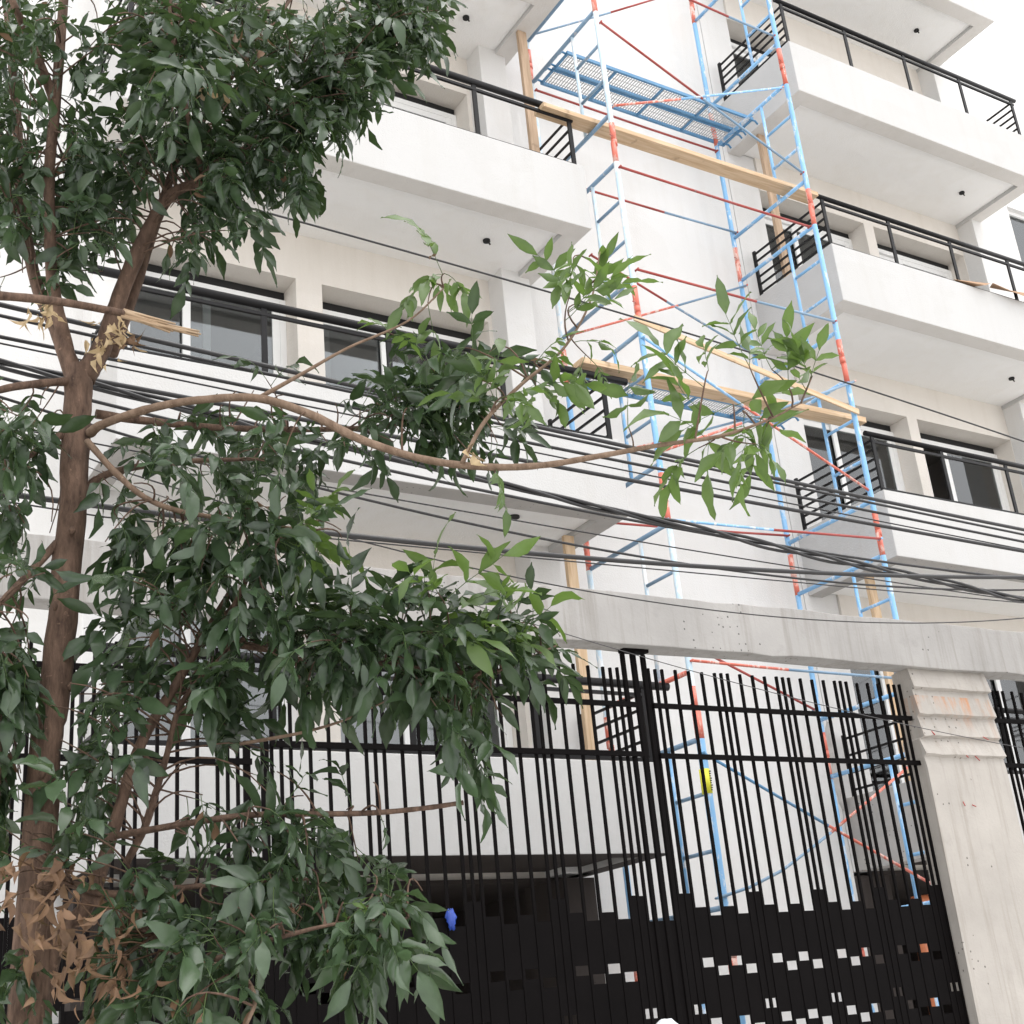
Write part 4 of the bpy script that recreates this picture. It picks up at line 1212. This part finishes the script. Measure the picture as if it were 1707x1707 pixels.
# withered leaves
def dead(u, v, ru, rv, Y, dy, n, mat, size, parent=None, label=None):
    Lv = Leaves()
    for _ in range(n):
        a, b_ = np.clip(rng.normal(0, 0.55, 2), -1.5, 1.5)
        p = atY(u + a * ru, v + b_ * rv, Y + rng.uniform(-dy, dy))
        d = DOWN + rng.normal(0, 0.45, 3)
        L = size * rng.uniform(0.45, 1.0)
        leaflet(Lv, p, d, rng.normal(0, 1, 3), L, L * rng.uniform(0.25, 0.5), rng.random(), 0, rng.uniform(0.4, 1.8), rng.uniform(0.5, 1.8), rng.normal(0, 2.2))
    sel = [SKP[np.argmin(np.linalg.norm(SKP - atY(u, v, Y), axis=1))]]
    for _ in range(max(3, n // 9)):
        e = atY(u + rng.uniform(-.8, .8) * ru, v + rng.uniform(-.8, .8) * rv, Y + rng.uniform(-dy, dy))
        stalk(Lv, np.array([sel[0], (sel[0] + e) / 2 + rng.normal(0, 0.02, 3), e]), 0.0025, 0, 0.2)
    finish(Lv, 'dead_leaves', [MT[mat]], parent or tree, label)
dead(100, 1550, 85, 100, 3.02, .18, 75, 'dead', 0.068, label='clump of curled withered brown leaves low on the trunk')
dead(50, 1450, 60, 40, 3.1, .12, 22, 'dead', 0.06)
dead(190, 1620, 60, 60, 3.05, .12, 30, 'dead', 0.065)
dead(255, 1530, 50, 35, 3.1, .1, 20, 'dead', 0.06)
dead(480, 1505, 25, 12, 2.98, .04, 6, 'dead', 0.05)
dead(72, 518, 32, 22, 3.1, .06, 16, 'paledead', 0.055, label='pale dry leaves by the fork of the trunk')
dead(185, 560, 40, 35, 3.3, .08, 34, 'paledead', 0.05)
dead(215, 560, 22, 14, 3.3, .08, 10, 'dead', 0.05)
dead(370, 85, 65, 40, 3.15, .12, 30, 'dead', 0.065)
dead(335, 150, 40, 20, 3.1, .12, 8, 'paledead', 0.06)
dead(782, 752, 8, 10, 2.66, .02, 2, 'paledead', 0.06)
print('leaf faces', NLF)

# ------------------------------------------------------------------ light
w = bpy.data.worlds.new('World'); SC.world = w; w.use_nodes = True
nt = w.node_tree
bg = nt.nodes['Background']
sky = nt.nodes.new('ShaderNodeTexSky'); sky.sky_type = 'NISHITA'; sky.sun_disc = False
EL, AZ = math.radians(74), math.radians(150)      # high, from behind the camera, to the right
sky.sun_elevation = EL; sky.sun_rotation = AZ
sky.air_density = 1.0; sky.dust_density = 4.0; sky.ozone_density = 1.0
hs = nt.nodes.new('ShaderNodeHueSaturation'); hs.inputs['Saturation'].default_value = 0.18
nt.links.new(sky.outputs[0], hs.inputs['Color'])
tc = nt.nodes.new('ShaderNodeTexCoord'); cn = nt.nodes.new('ShaderNodeTexNoise'); cn.inputs['Scale'].default_value = 2.2; cn.inputs['Detail'].default_value = 5
nt.links.new(tc.outputs['Generated'], cn.inputs['Vector'])
cr = nt.nodes.new('ShaderNodeMapRange'); cr.inputs[1].default_value = 0.3; cr.inputs[2].default_value = 0.7; cr.inputs[3].default_value = 0.72; cr.inputs[4].default_value = 0.92
nt.links.new(cn.outputs['Fac'], cr.inputs[0])
mx = nt.nodes.new('ShaderNodeMix'); mx.data_type = 'RGBA'                                     # a closed layer of bright cloud over the clear sky
nt.links.new(cr.outputs[0], mx.inputs[0]); nt.links.new(hs.outputs[0], mx.inputs[6]); mx.inputs[7].default_value = (8.0, 8.0, 8.1, 1)
nt.links.new(mx.outputs[2], bg.inputs['Color'])
bg.inputs['Strength'].default_value = 0.13
sd = bpy.data.lights.new('sun', 'SUN'); sd.energy = 0.6; sd.angle = math.radians(60); sd.color = (1, 0.97, 0.93)
so = bpy.data.objects.new('sun', sd); COL.objects.link(so)
dirv = Vector((math.sin(AZ) * math.cos(EL), math.cos(AZ) * math.cos(EL), math.sin(EL)))
so.rotation_euler = dirv.to_track_quat('Z', 'Y').to_euler(); so.location = dirv * 60
vs = SC.view_settings
vs.view_transform = 'Standard'; vs.look = 'None'; vs.gamma = 1; vs.use_curve_mapping = False
vs.exposure = 1.2
SC.cycles.max_bounces = 8; SC.cycles.transparent_max_bounces = 12
